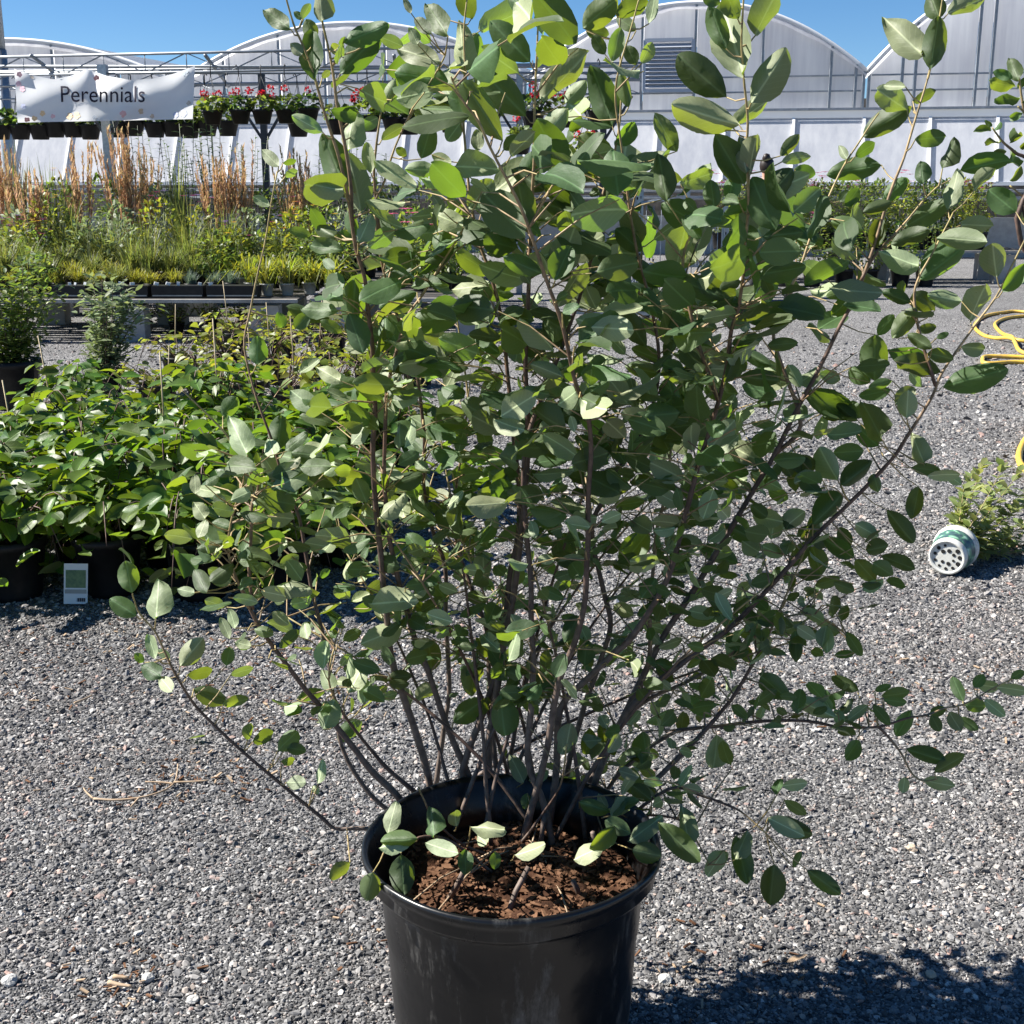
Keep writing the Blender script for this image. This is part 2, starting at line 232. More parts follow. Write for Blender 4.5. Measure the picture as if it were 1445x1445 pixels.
# ------------------------------------------------------------------ mesh helpers
LEAF_T = ((0, .03), (.07, .36), (.2, .76), (.38, .99), (.56, 1.0), (.74, .86), (.89, .56), (.965, .27), (1, .03))
LEAF_LO = ((0, .05), (.25, .82), (.6, .95), (1, .0))
class MB:
    def __init__(s): s.v = []; s.f = []; s.a = []; s.uv = {}
    def add(s, pts, faces, a=0., uvs=None):
        o = len(s.v); s.v += [tuple(p) for p in pts]
        s.a += (list(a) if isinstance(a, (list, tuple)) else [a] * len(pts))
        for i, f in enumerate(faces):
            if uvs: s.uv[len(s.f)] = [uvs[k] for k in f]
            s.f.append(tuple(o + k for k in f))
    def box(s, c, d, rot=None, a=0.):
        x, y, z = d[0] / 2, d[1] / 2, d[2] / 2; c = V(c)
        P = [V((i * x, j * y, k * z)) for i in (-1, 1) for j in (-1, 1) for k in (-1, 1)]
        if rot is not None: P = [rot @ p for p in P]
        s.add([c + p for p in P], [(0, 1, 3, 2), (4, 6, 7, 5), (0, 4, 5, 1), (2, 3, 7, 6), (0, 2, 6, 4), (1, 5, 7, 3)], a)
    def bar(s, p, q, w, h=None):
        """square bar from p to q"""
        p, q = V(p), V(q); d = q - p; h = h or w
        s.box((p + q) / 2, (w, h, d.length), d.to_track_quat('Z', 'Y').to_matrix())
    def tube(s, pts, rad, n=6, a=None, cap=True):
        pts = [V(p) for p in pts]; m = len(pts); rad = rad if isinstance(rad, (list, tuple)) else [rad] * m
        a = a if isinstance(a, (list, tuple)) else [a or 0.] * m
        P = []; A = []; ref = V((.31, .74, .6))
        for i, p in enumerate(pts):
            t = (pts[min(i + 1, m - 1)] - pts[max(i - 1, 0)])
            if t.length < 1e-9: t = V((0, 0, 1))
            t.normalize(); u = t.cross(ref)
            if u.length < .1: u = t.cross(V((1, 0, 0)))
            u.normalize(); w = t.cross(u)
            for k in range(n):
                th = 2 * math.pi * k / n; P.append(p + (u * math.cos(th) + w * math.sin(th)) * rad[i]); A.append(a[i])
        fs = [(i * n + k, i * n + (k + 1) % n, (i + 1) * n + (k + 1) % n, (i + 1) * n + k) for i in range(m - 1) for k in range(n)]
        if cap: fs += [tuple(range(n))[::-1], tuple((m - 1) * n + k for k in range(n))]
        s.add(P, fs, A)
    def lathe(s, prof, n=32, c=(0, 0, 0), M=None, warp=None, a=0.):
        P = []
        for r, z in prof:
            for k in range(n):
                th = 2 * math.pi * k / n; rr = r * (warp(th, z) if warp else 1); p = V((rr * math.cos(th), rr * math.sin(th), z))
                P.append((M @ p if M else p) + V(c))
        m = len(prof)
        s.add(P, [(i * n + k, i * n + (k + 1) % n, (i + 1) * n + (k + 1) % n, (i + 1) * n + k) for i in range(m - 1) for k in range(n)], a)
    def disc(s, c, r, nrm, n=14, a=0.):
        q = V(nrm).to_track_quat('Z', 'Y').to_matrix(); c = V(c)
        s.add([c + q @ V((r * math.cos(2 * math.pi * k / n), r * math.sin(2 * math.pi * k / n), 0)) for k in range(n)], [tuple(range(n))], a)
    def leaf(s, base, axis, nrm, ln, wd, a=None, fold=.22, droop=.15, lo=True, curl=0.):
        axis = V(axis).normalized(); nrm = V(nrm); nrm = (nrm - axis * nrm.dot(axis))
        if nrm.length < 1e-4: nrm = axis.orthogonal()
        nrm.normalize(); side = axis.cross(nrm)
        P = []; U = []; T = LEAF_LO if lo else LEAF_T; base = V(base)
        cs = (-1, 0, 1) if lo else (-1, -.5, 0, .5, 1)
        for t, w in T:
            c = base + axis * (ln * t * (1 - .12 * droop * t)) - nrm * (droop * ln * t * t)
            for k in cs:
                x = k * w * wd / 2
                P.append(c + side * x + nrm * (fold * abs(x) * (1 if lo else abs(k) ** .7) * (1 if lo else 1.5) + (curl * math.sin(t * 9 + k) * wd * .06 if k else 0))); U.append((.5 + k * .5 * w, t))
        q = len(cs)
        s.add(P, [(i * q + k, i * q + k + 1, (i + 1) * q + k + 1, (i + 1) * q + k) for i in range(len(T) - 1) for k in range(q - 1)], rnd() if a is None else a, U)
    def blade(s, base, d, ln, w, droop=.5, a=None, seg=3):
        d = V(d).normalized(); side = d.cross(V((0, 0, 1)))
        if side.length < .05: side = V((1, 0, 0))
        side = (side.normalized() + V((ru(-.5, .5), ru(-.5, .5), 0))).normalized(); P = []; base = V(base)
        for i in range(seg + 1):
            t = i / seg; c = base + d * (ln * t) + V((d.x, d.y, 0)) * (droop * ln * t * t * .5) - V((0, 0, 1)) * (droop * ln * t * t * t * .8); ww = w * (1 - t ** 1.6) + .0006
            P += [c - side * ww / 2, c + side * ww / 2]
        s.add(P, [(2 * i, 2 * i + 1, 2 * i + 3, 2 * i + 2) for i in range(seg)], rnd() if a is None else a)
    def mesh(s, name, mats, smooth=True):
        me = bpy.data.meshes.new(name); me.from_pydata(s.v, [], s.f)
        if any(s.a):
            at_ = me.attributes.new('rnd', 'FLOAT', 'POINT'); at_.data.foreach_set('value', s.a)
        if s.uv:
            ul = me.uv_layers.new(name='UVMap'); buf = []
            for i, f in enumerate(s.f):
                q = s.uv.get(i)
                for k in range(len(f)): buf += q[k] if q else (.3, .5)
            ul.data.foreach_set('uv', buf)
        if smooth: me.polygons.foreach_set('use_smooth', [True] * len(me.polygons))
        for m in (mats if isinstance(mats, (list, tuple)) else [mats]): me.materials.append(MATS[m])
        me.update(); return me
    def build(s, name, mat, parent=None, smooth=True, kind=None, label=None):
        return put(name, s.mesh(name, mat, smooth), parent, kind, label)
def put(name, me, parent=None, kind=None, label=None):
    o = bpy.data.objects.new(name, me); COL.objects.link(o)
    if parent is not None: o.parent = parent
    if kind: o['kind'] = kind
    if label: o['label'] = label
    return o
def thing(name, label, cat, loc=(0, 0, 0), rz=0., group=None):
    o = bpy.data.objects.new(name, None); COL.objects.link(o); o.location = loc; o.rotation_euler = (0, 0, rz); o.empty_display_size = .1
    return tag(o, label, cat, group)
def tag(o, label, cat, group=None):
    o['label'] = label; o['category'] = cat; o['kind'] = 'thing'
    if group: o['group'] = group
    return o
def struct(o): o['kind'] = 'structure'; return o
def copy_tree(o, parent=None):
    c = o.copy(); COL.objects.link(c); c.parent = parent
    for ch in list(o.children): copy_tree(ch, c)
    return c
ORD = ['first', 'second', 'third', 'fourth', 'fifth', 'sixth', 'seventh', 'eighth', 'ninth', 'tenth', 'eleventh', 'twelfth', 'thirteenth', 'fourteenth', 'fifteenth', 'sixteenth', 'seventeenth', 'eighteenth', 'nineteenth', 'twentieth', 'twenty-first', 'twenty-second', 'twenty-third', 'twenty-fourth']
def smooth_path(pts, k=3):
    pts = [V(p) for p in pts]; out = []
    for i in range(len(pts) - 1):
        p0 = pts[max(i - 1, 0)]; p1 = pts[i]; p2 = pts[i + 1]; p3 = pts[min(i + 2, len(pts) - 1)]
        for j in range(k):
            t = j / k; out.append(.5 * ((2 * p1) + (p2 - p0) * t + (2 * p0 - 5 * p1 + 4 * p2 - p3) * t * t + (3 * p1 - p0 - 3 * p2 + p3) * t ** 3))
    out.append(pts[-1]); return out

# ------------------------------------------------------------------ ground
mb = MB(); mb.add([(-150, -20, 0), (150, -20, 0), (150, 260, 0), (-150, 260, 0)], [(0, 1, 2, 3)])
g = struct(mb.build('gravel_yard', 'gravel_ground', smooth=False)); g['label'] = 'grey crushed stone yard'

def build_gravel():
    strips = [(1.15, 2.2, 30000, .0037), (2.2, 3.2, 26000, .0040), (3.2, 4.4, 15500, .0049), (4.4, 6.0, 7000, .0062), (6.0, 8.2, 2200, .0085), (8.2, 10.2, 800, .0105), (10.2, 12.5, 300, .011), (12.5, 15, 90, .011)]
    vs = []; fs = []; de = []; sz = []
    for y0, y1, d, r in strips:
        o = len(vs)
        for y in (y0, y1):
            h = .42 * (y + .45) + .25
            vs += [(-h, y, .001), (h, y, .001)]
        fs.append((o, o + 1, o + 3, o + 2)); de.append(d); sz.append(r)
    me = bpy.data.meshes.new('gravel'); me.from_pydata(vs, [], fs)
    a = me.attributes.new('dens', 'FLOAT', 'FACE'); a.data.foreach_set('value', de)
    a = me.attributes.new('size', 'FLOAT', 'FACE'); a.data.foreach_set('value', sz)
    me.materials.append(MATS['gravel_stone'])
    o = put('gravel', me); o['kind'] = 'stuff'; o['label'] = 'loose grey crushed stone covering the yard'; o['category'] = 'gravel'
    ng = bpy.data.node_groups.new('gravel', 'GeometryNodeTree')
    ng.interface.new_socket('Geometry', in_out='INPUT', socket_type='NodeSocketGeometry'); ng.interface.new_socket('Geometry', in_out='OUTPUT', socket_type='NodeSocketGeometry')
    N = ng.nodes.new; L = ng.links.new
    gi = N('NodeGroupInput'); go = N('NodeGroupOutput')
    dp = N('GeometryNodeDistributePointsOnFaces'); dp.inputs['Seed'].default_value = 3
    na = N('GeometryNodeInputNamedAttribute'); na.data_type = 'FLOAT'; na.inputs['Name'].default_value = 'dens'
    ns = N('GeometryNodeInputNamedAttribute'); ns.data_type = 'FLOAT'; ns.inputs['Name'].default_value = 'size'
    L(gi.outputs[0], dp.inputs['Mesh']); L(na.outputs['Attribute'], dp.inputs['Density'])
    ico = N('GeometryNodeMeshIcoSphere'); ico.inputs['Radius'].default_value = 1; ico.inputs['Subdivisions'].default_value = 1
    sp = N('GeometryNodeSetPosition'); rv0 = N('FunctionNodeRandomValue'); rv0.data_type = 'FLOAT_VECTOR'
    rv0.inputs[0].default_value = (-.3, -.3, -.3); rv0.inputs[1].default_value = (.3, .3, .3)
    L(ico.outputs['Mesh'], sp.inputs['Geometry']); L(rv0.outputs[0], sp.inputs['Offset'])
    sm = N('GeometryNodeSetMaterial'); sm.inputs['Material'].default_value = MATS['gravel_stone']; L(sp.outputs[0], sm.inputs[0])
    ip = N('GeometryNodeInstanceOnPoints'); L(dp.outputs['Points'], ip.inputs['Points']); L(sm.outputs[0], ip.inputs['Instance'])
    rr = N('FunctionNodeRandomValue'); rr.data_type = 'FLOAT_VECTOR'; rr.inputs[0].default_value = (-.8, -.8, 0); rr.inputs[1].default_value = (.8, .8, 6.28)
    L(rr.outputs[0], ip.inputs['Rotation'])
    rs = N('FunctionNodeRandomValue'); rs.data_type = 'FLOAT_VECTOR'; rs.inputs[0].default_value = (.55, .4, .25); rs.inputs[1].default_value = (1.5, 1.0, .8); rs.inputs['Seed'].default_value = 5
    r1 = N('FunctionNodeRandomValue'); r1.data_type = 'FLOAT'; r1.inputs[2].default_value = 0.; r1.inputs[3].default_value = 1.; r1.inputs['Seed'].default_value = 9
    pw = N('ShaderNodeMath'); pw.operation = 'POWER'; pw.inputs[1].default_value = 9.; L(r1.outputs[1], pw.inputs[0])
    ma = N('ShaderNodeMath'); ma.operation = 'MULTIPLY_ADD'; ma.inputs[1].default_value = 2.0; ma.inputs[2].default_value = .75; L(pw.outputs[0], ma.inputs[0])
    m1 = N('ShaderNodeMath'); m1.operation = 'MULTIPLY'; L(ma.outputs[0], m1.inputs[0]); L(ns.outputs['Attribute'], m1.inputs[1])
    vm = N('ShaderNodeVectorMath'); vm.operation = 'SCALE'; L(rs.outputs[0], vm.inputs[0]); L(m1.outputs[0], vm.inputs['Scale'])
    L(vm.outputs[0], ip.inputs['Scale']); L(ip.outputs[0], go.inputs[0])
    md = o.modifiers.new('gravel', 'NODES'); md.node_group = ng
build_gravel()

# ------------------------------------------------------------------ greenhouses behind the yard (gutter-connected bays on one front line)
FA = R(12); FD = V((math.cos(FA), -math.sin(FA), 0)); FN = V((-math.sin(FA), -math.cos(FA), 0)); F0 = at(975, 257, 28.); F0.z = 0
def facpx(px):                       # distance along the front line of what is seen at column px
    r = ray(px, 257); k = (F0.x * r.y - F0.y * r.x) / (FD.y * r.x - FD.x * r.y); return k
def fp(u, z, out=0.): return F0 + FD * u + FN * out + V((0, 0, z))
ZG, ZV, ZP, ZB = 2.85, 3.68, 4.85, 1.5
def greenhouse(x0, x1, label, posts, vent=None, rail=None, zp=ZP):
    u0, u1 = facpx(x0), facpx(x1); uc = (u0 + u1) / 2; hw = (u1 - u0) / 2
    t = thing('greenhouse', label, 'greenhouse', fp(uc, 0), 0, 'greenhouse bays behind the yard'); inv = -V(t.location)
    def P(u, z, o=0.): return fp(u, z, o) + inv
    def arch(u): return ZV + (zp - ZV) * (1 - abs((u - uc) / hw) ** 2.1)
    us = [facpx(p) for p in posts]
    edges = sorted([u0 + .05] + [u for u in us if u0 + .2 < u < u1 - .2] + [u1 - .05])
    # gable panels between the posts
    for a, b in zip(edges, edges[1:]):
        m = MB(); n = 8; ring = []
        for i in range(n + 1):
            u = a + .03 + (b - a - .06) * i / n; ring.append((u, arch(u) - .02))
        pts = [P(u, ZG + .1) for u, z in ring] + [P(u, z) for u, z in ring]
        m.add(pts, [(i, i + 1, n + 2 + i, n + 1 + i) for i in range(n)])
        m.build('gable_panel', 'poly_film', t, smooth=False)
    for u in edges:
        m = MB(); m.bar(P(u, ZG, .05), P(u, max(arch(u) - .05, ZG + .3), .05), .05); m.build('post', 'grey_steel', t, smooth=False)
    for z in ((ZG + .45, ZG + .75) if rail is None else rail):
        m = MB(); m.bar(P(u0 + .1, z, .045), P(u1 - .1, z, .045), .032); m.build('rail', 'grey_steel', t, smooth=False)
    m = MB(); n = 40; m.tube([P(u0 + (u1 - u0) * i / n, arch(u0 + (u1 - u0) * i / n), .03) for i in range(n + 1)], .05, 6); m.build('arch_tube', 'white_frame', t)
    m = MB()   # loose white film lapped over the arch
    for i in range(n):
        a, b = u0 + (u1 - u0) * i / n, u0 + (u1 - u0) * (i + 1) / n
        d0, d1 = (.16 + .07 * noise.noise(V((a * 1.7, 2, 1)))), (.16 + .07 * noise.noise(V((b * 1.7, 2, 1))))
        m.add([P(a, arch(a) + .04, .0), P(b, arch(b) + .04, .0), P(b, arch(b) - d1 + .02, .11), P(a, arch(a) - d0 + .02, .11)], [(0, 1, 2, 3)])
    m.build('film_edge', 'poly_film', t)
    m = MB(); n = 18
    for i in range(n + 1):
        u = u0 + (u1 - u0) * i / n
        m.v += [tuple(P(u, arch(u) + .045)), tuple(P(u, arch(u) + .045, -9.))]; m.a += [0, 0]
    m.f = [(2 * i, 2 * i + 1, 2 * i + 3, 2 * i + 2) for i in range(n)]; m.build('roof_film', 'film_roof', t)
    m = MB(); m.bar(P(u0, ZG, .1), P(u1, ZG, .1), .13, .16); m.build('gutter', 'white_frame', t, smooth=False)
    m = MB(); m.bar(P(u0, ZG + .09, .2), P(u1, ZG + .09, .2), .03, .05); m.build('gutter_lip', 'grey_steel', t, smooth=False)
    # outward leaning side vent below the gutter
    k = max(3, int(round((u1 - u0) / 1.3))); lean = .62
    for i in range(k):
        a = u0 + (u1 - u0) * i / k; b = u0 + (u1 - u0) * (i + 1) / k
        m = MB(); m.add([P(a + .03, ZB, lean + .12), P(b - .03, ZB, lean + .12), P(b - .03, ZG - .08, .14), P(a + .03, ZG - .08, .14)], [(0, 1, 2, 3)]); m.build('vent_panel', 'poly_panel', t, smooth=False)
        m = MB(); m.bar(P(a, ZB, lean + .14), P(a, ZG - .08, .16), .06); m.build('mullion', 'white_frame', t, smooth=False)
    m = MB(); m.bar(P(u0, ZB - .03, lean + .13), P(u1, ZB - .03, lean + .13), .07); m.build('sill', 'white_frame', t, smooth=False)
    for z, o in ((1.32, .5), (1.18, .55)):
        m = MB(); m.tube([P(u0, z, o), P(u1, z, o)], .045, 8); m.build('pipe', 'grey_steel', t)
        me = MB(); 
    me.add([P(u0, 0, .02), P(u1, 0, .02), P(u1, .8, .02), P(u0, .8, .02), P(u0, .8, -.15), P(u1, .8, -.15), P(u0, 0, -.15), P(u1, 0, -.15)], [(0, 1, 2, 3), (3, 2, 5, 4), (4, 5, 7, 6)])
    me.build('knee_wall', 'concrete', t, smooth=False)
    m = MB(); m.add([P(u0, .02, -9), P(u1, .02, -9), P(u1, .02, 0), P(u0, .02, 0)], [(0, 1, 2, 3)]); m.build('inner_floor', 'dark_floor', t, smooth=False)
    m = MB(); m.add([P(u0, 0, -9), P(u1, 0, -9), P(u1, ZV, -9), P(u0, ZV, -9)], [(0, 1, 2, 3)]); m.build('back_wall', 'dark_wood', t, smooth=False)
    if vent:
        a, b = facpx(vent[0]), facpx(vent[1]); zt, zb = vent[2], vent[3]
        m = MB()
        for q in ((a, zb, b, zb), (a, zt, b, zt), (a, zb, a, zt), (b, zb, b, zt)): m.bar(P(q[0], q[1], .1), P(q[2], q[3], .1), .07)
        f = m.build('louvre_vent', 'louvre', t, smooth=False)
        n = 11
        for i in range(n):
            z = zb + .06 + (zt - zb - .12) * (i + .5) / n; h = (zt - zb - .12) / n
            m = MB(); m.add([P(a + .03, z - h * .55, .15), P(b - .03, z - h * .55, .15), P(b - .03, z + h * .5, .06), P(a + .03, z + h * .5, .06), P(a + .03, z - h * .55, .12), P(b - .03, z - h * .55, .12)], [(0, 1, 2, 3), (0, 4, 5, 1)]); m.build('slat', 'louvre', f, smooth=False)
    return t
greenhouse(-235, 262, 'leftmost greenhouse bay behind the banner, its roof film sloping away', (-120, 15, 90, 180), zp=4.7)
greenhouse(262, 745, 'rounded greenhouse bay right of the banner, behind the red flower baskets', (325, 402, 465, 548, 660))
greenhouse(745, 1213, 'middle greenhouse bay with grey slatted louvre vent under its arch', (800, 902, 975, 1068, 1163, 1198), vent=(906, 972, 4.35, 3.35), zp=5.07)
greenhouse(1213, 1690, 'rightmost greenhouse bay running out of the picture edge', (1262, 1280, 1364, 1384, 1460, 1560), zp=5.5)
# flue at the far left
m = MB(); p = at(-2, 60, 29.); m.tube([V((p.x, p.y, 4.2)), V((p.x, p.y, 9.))], .13, 12); fl = m.build('flue_pipe', 'galvanised')
tag(fl, 'tall grey metal flue pipe at the upper left corner, above the greenhouse', 'flue')
m = MB(); m.tube([V((p.x, p.y, 0)), V((p.x, p.y, 4.25))], .15, 12); m.build('lower_section', 'galvanised', fl)

# ------------------------------------------------------------------ basket frame: posts, trusses
def frame():
    t = thing('basket_frame', 'grey steel frame of posts and lattice trusses carrying the hanging baskets', 'frame', (0, 17, 0)); O = -V(t.location)
    def up(px, Y, z): q = at(px, 257, Y); return V((q.x, q.y, z))
    for Y, z1, z0, xs in ((16.5, 3.02, 2.80, (-60, 700)), (19., 3.05, 2.85, (-60, 900)), (22., 3.05, 2.85, (-60, 900))):
        a, b = up(xs[0], Y + .6, 0), up(xs[1], Y - .9, 0)
        for z, r in ((z1, .019), (z0, .016)):
            m = MB(); m.tube([a + O + V((0, 0, z)), b + O + V((0, 0, z))], r, 6); m.build('truss_chord', 'grey_steel', t)
        n = int((b - a).length / .55)
        for i in range(n):
            p = a.lerp(b, i / n); q = a.lerp(b, (i + 1) / n); m = MB()
            za, zb = (z0, z1) if i % 2 else (z1, z0)
            m.tube([p + O + V((0, 0, za)), q + O + V((0, 0, zb))], .008, 4); m.tube([q + O + V((0, 0, z0)), q + O + V((0, 0, z1))], .008, 4); m.build('truss_web', 'grey_steel', t)
    for px in (60, 300, 560, 800):
        m = MB(); m.tube([up(px, 16.5, 3.0) + O, up(px * .9 + 60, 22, 3.02) + O], .024, 6); m.build('purlin', 'grey_steel', t)
    for px, Y in ((157, 16.6), (376, 18.), (733, 18.), (850, 18.)):
        q = up(px, Y, 0) + O
        m = MB(); m.bar(q, q + V((0, 0, 2.9)), .11 if px == 157 else .085); po = m.build('post', 'galvanised' if px in (157, 733) else 'dark_steel', t, smooth=False)
        for s in (-1, 1):
            m = MB(); m.bar(q + V((0, 0, 2.02)), q + V((s * .38, 0, 2.62)), .035); m.build('brace', 'dark_steel', t, smooth=False)
    for Y, z in ((17.2, 2.93), (18.2, 2.93)):
        m = MB(); m.tube([up(-60, Y, z) + O, up(900, Y, z) + O], .02, 6); m.build('hanging_rail', 'grey_steel', t)
frame()

def ball_leaves(mb, c, rx, rz, n, ln, wd, up=.35, a=None, lo=True, zmin=-1.):
    c = V(c)
    for _ in range(n):
        while True:
            d = V((ru(-1, 1), ru(-1, 1), ru(zmin, 1)))
            if .05 < d.length < 1: break
        r = d.length ** .4; d.normalize()
        p = c + V((d.x * rx, d.y * rx, d.z * rz)) * r
        ax = (d + V((ru(-.7, .7), ru(-.7, .7), ru(-.6, .5)))); nr = V((ru(-.6, .6), ru(-.6, .6), up + rnd()))
        s = ru(.7, 1.25); mb.leaf(p - ax.normalized() * ln * s * .4, ax, nr, ln * s, wd * s, droop=ru(0, .35), fold=ru(.05, .4))
def pot_profile(r, h, lip=.012): return [(0, 0.004), (r * .76, 0), (r * .80, h * .1), (r * .97, h * .86), (r * 1.05, h * .865), (r * 1.06, h), (r * .97, h), (r * .93, h * .85), (0, h * .85)]

# hanging baskets
def basket_proto(red, i):
    random.seed(50 + i)
    t = thing('hanging_basket', '', 'hanging basket', (0, 0, 0), 0, 'hanging flower baskets under the frame')
    m = MB(); m.lathe([(0, 0), (.105, 0), (.15, .17), (.165, .172), (.165, .2), (.14, .2), (0, .17)], 16); m.build('pot', 'black_plastic_old', t)
    m = MB(); ball_leaves(m, (0, 0, .27), .21, .13, 85, .085, .075, zmin=-.5); m.build('foliage', 'mid_leaf' if i % 3 else 'dark_leaf', t, kind='stuff')
    for k in range(3):
        th = k * 2.09 + i; m = MB(); m.tube([V((.16 * math.cos(th), .16 * math.sin(th), .19)), V((0, 0, .68))], .004, 4); m.build('hanger_wire', 'dark_steel', t)
    m = MB(); m.tube([V((0, 0, .66)), V((0, 0, .78)), V((.03, 0, .82)), V((.05, 0, .79))], .008, 5); m.build('hook', 'dark_steel', t)
    if red:
        for k in range(max(1, red - 1)):
            th, r = ru(0, 6.3), ru(.02, .2); c = V((r * math.cos(th), r * math.sin(th), ru(.38, .52))); m = MB()
            m.tube([V((c.x * .5, c.y * .5, .25)), c], .004, 4); st = m.build('flower_stalk', 'mid_leaf', t)
            m = MB(); ball_leaves(m, c, .055, .045, 26, .04, .035); m.build('flower_head', 'petal_red', t)
    return t
baskets = []
for i, (px, py, Y, red) in enumerate([(2, 197, 18.2, 0), (30, 197, 18.2, 0), (58, 197, 18.2, 0), (79, 194, 18.2, 0), (104, 194, 18.2, 0), (128, 197, 18.2, 0), (168, 194, 18.2, 0), (190, 192, 18.2, 0), (220, 194, 18.2, 0), (245, 193, 18.2, 0), (268, 195, 18.2, 0),
        (301, 176, 15.2, 4), (340, 175, 15.2, 3), (371, 175, 15.2, 5), (404, 174, 15.2, 3), (436, 173, 15.2, 2), (293, 192, 18.2, 1), (322, 192, 18.2, 0), (422, 193, 18.2, 0), (478, 190, 18.2, 0), (520, 186, 17.2, 4), (556, 188, 17.2, 5), (578, 190, 17.2, 3), (602, 186, 17.2, 4), (636, 187, 17.2, 3), (690, 184, 17.2, 3), (735, 218, 15.5, 2), (752, 180, 17.2, 4), (795, 180, 17.2, 4), (828, 236, 16.5, 3), (845, 178, 17.2, 4)]):
    t = basket_proto(red, i); q = at(px, py, Y); t.location = q; t.rotation_euler.z = ru(0, 6); t.scale = [1.0 if Y > 16 else .78] * 3; baskets.append((px, Y, red, t))
far = sorted([b for b in baskets if b[1] > 16 and b[0] < 440]); near = sorted([b for b in baskets if b[1] < 16 and b[0] < 500]); rest = sorted([b for b in baskets if b[0] >= 440 and b not in near])
for k, b in enumerate(far): b[3]['label'] = f'small hanging basket of greenery in the lower far row, {ORD[k]} from the left edge'
for k, b in enumerate(near): b[3]['label'] = f'red geranium hanging basket, {ORD[k]} to the right of the banner in the near row'
for k, b in enumerate(rest): b[3]['label'] = f'hanging basket glimpsed through the shrub leaves, {ORD[k]} from left behind the shrub'

# ------------------------------------------------------------------ banner
def banner():
    Y = 16.1; t = thing('banner', 'white cloth banner with printed flowers reading Perennials, tied to the frame', 'banner', at(147, 134, Y)); O = -V(t.location)
    top = [(20, 97), (45, 106), (75, 112), (100, 107), (123, 97), (150, 107), (185, 113), (215, 111), (245, 104), (275, 93)]
    bot = [(25, 173), (275, 168)]
    def lerp(tab, x):
        for (a, b), (c, d) in zip(tab, tab[1:]):
            if x <= c: return b + (d - b) * max(0, (x - a)) / (c - a)
        return tab[-1][1]
    def pt(u, v, off=0.):
        x = 20 + 255 * u + (5 * v if u < .5 else -3 * v) * abs(u - .5) * 2
        yt, yb = lerp(top, x), lerp(bot, x); y = yt + (yb - yt) * v
        d = .10 * math.sin(u * 9.4 + 1) * v + .07 * math.sin((u * 2.2 + v * 1.1) * 5) * (1 - v * .4) + .03 * math.sin(u * 23 + v * 4) * (1 - v) - .12 * max(0, 1 - abs(u - .41) * 9) * (1 - v * .6)
        return at(x, y, Y + d - off + (147 - x) / 255 * .55) + O
    n, k = 72, 24; m = MB(); m.add([pt(i / n, j / k) for j in range(k + 1) for i in range(n + 1)], [(j * (n + 1) + i, j * (n + 1) + i + 1, (j + 1) * (n + 1) + i + 1, (j + 1) * (n + 1) + i) for j in range(k) for i in range(n)])
    m.build('cloth', 'banner_cloth', t)
    cu = bpy.data.curves.new('lettering', 'FONT'); cu.body = 'Perennials'; cu.resolution_u = 3
    tmp = bpy.data.objects.new('tmp', cu); COL.objects.link(tmp); bpy.context.view_layer.update()
    me = bpy.data.meshes.new_from_object(tmp.evaluated_get(bpy.context.evaluated_depsgraph_get())); bpy.data.objects.remove(tmp)
    bm = bmesh.new(); bm.from_mesh(me); bmesh.ops.triangulate(bm, faces=bm.faces)
    for _ in range(2): bmesh.ops.subdivide_edges(bm, edges=[e for e in bm.edges if e.calc_length() > .09], cuts=1); bmesh.ops.triangulate(bm, faces=bm.faces)
    xs = [v.co.x for v in bm.verts]; x0, x1 = min(xs), max(xs); hc = max(v.co.y for v in bm.verts)
    for v in bm.verts:
        px = 85 + 120 * (v.co.x - x0) / (x1 - x0); py = 144 - 22.5 * v.co.y / hc
        u = (px - 20) / 255; yt, yb = lerp(top, px), lerp(bot, px); v.co = pt(u, (py - yt) / (yb - yt), .016)
    bm.to_mesh(me); bm.free(); me.materials.append(MATS['letter_navy']); put('lettering', me, t)
    random.seed(4)
    for px, py, r, c in [(27, 105, 5, 'pink'), (25, 118, 5, 'pink'), (30, 125, 5, 'pink'), (45, 108, 4, 'tan'), (71, 107, 5, 'grey'), (86, 108, 5, 'grey'), (100, 105, 4, 'blue'), (136, 110, 5, 'red'), (30, 150, 5, 'blue'), (34, 169, 5, 'red'), (45, 167, 5, 'orange'), (57, 160, 5, 'orange'), (72, 164, 4, 'pink'), (96, 164, 6, 'orange'), (107, 163, 6, 'orange'), (133, 166, 4, 'grey'), (174, 161, 6, 'pink'), (200, 157, 5, 'tan'), (216, 164, 4, 'tan'), (262, 103, 6, 'grey'), (250, 162, 5, 'blue'), (261, 160, 6, 'blue'), (268, 145, 4, 'tan')]:
        m = MB()
        for k in range(5):
            th = k * 1.257 + rnd(); ex, ey = px + r * .45 * math.cos(th), py + r * .45 * math.sin(th); pts = []
            for q in range(7):
                w = q * .9; x, y = ex + r * .42 * math.cos(w), ey + r * .42 * math.sin(w); yt, yb = lerp(top, x), lerp(bot, x); pts.append(pt((x - 20) / 255, min(max((y - yt) / (yb - yt), .01), .99), .008 + .0008 * k))
            m.add(pts, [tuple(range(7))])
        m.build('printed_flower', 'print_' + c, t, smooth=False)
banner()

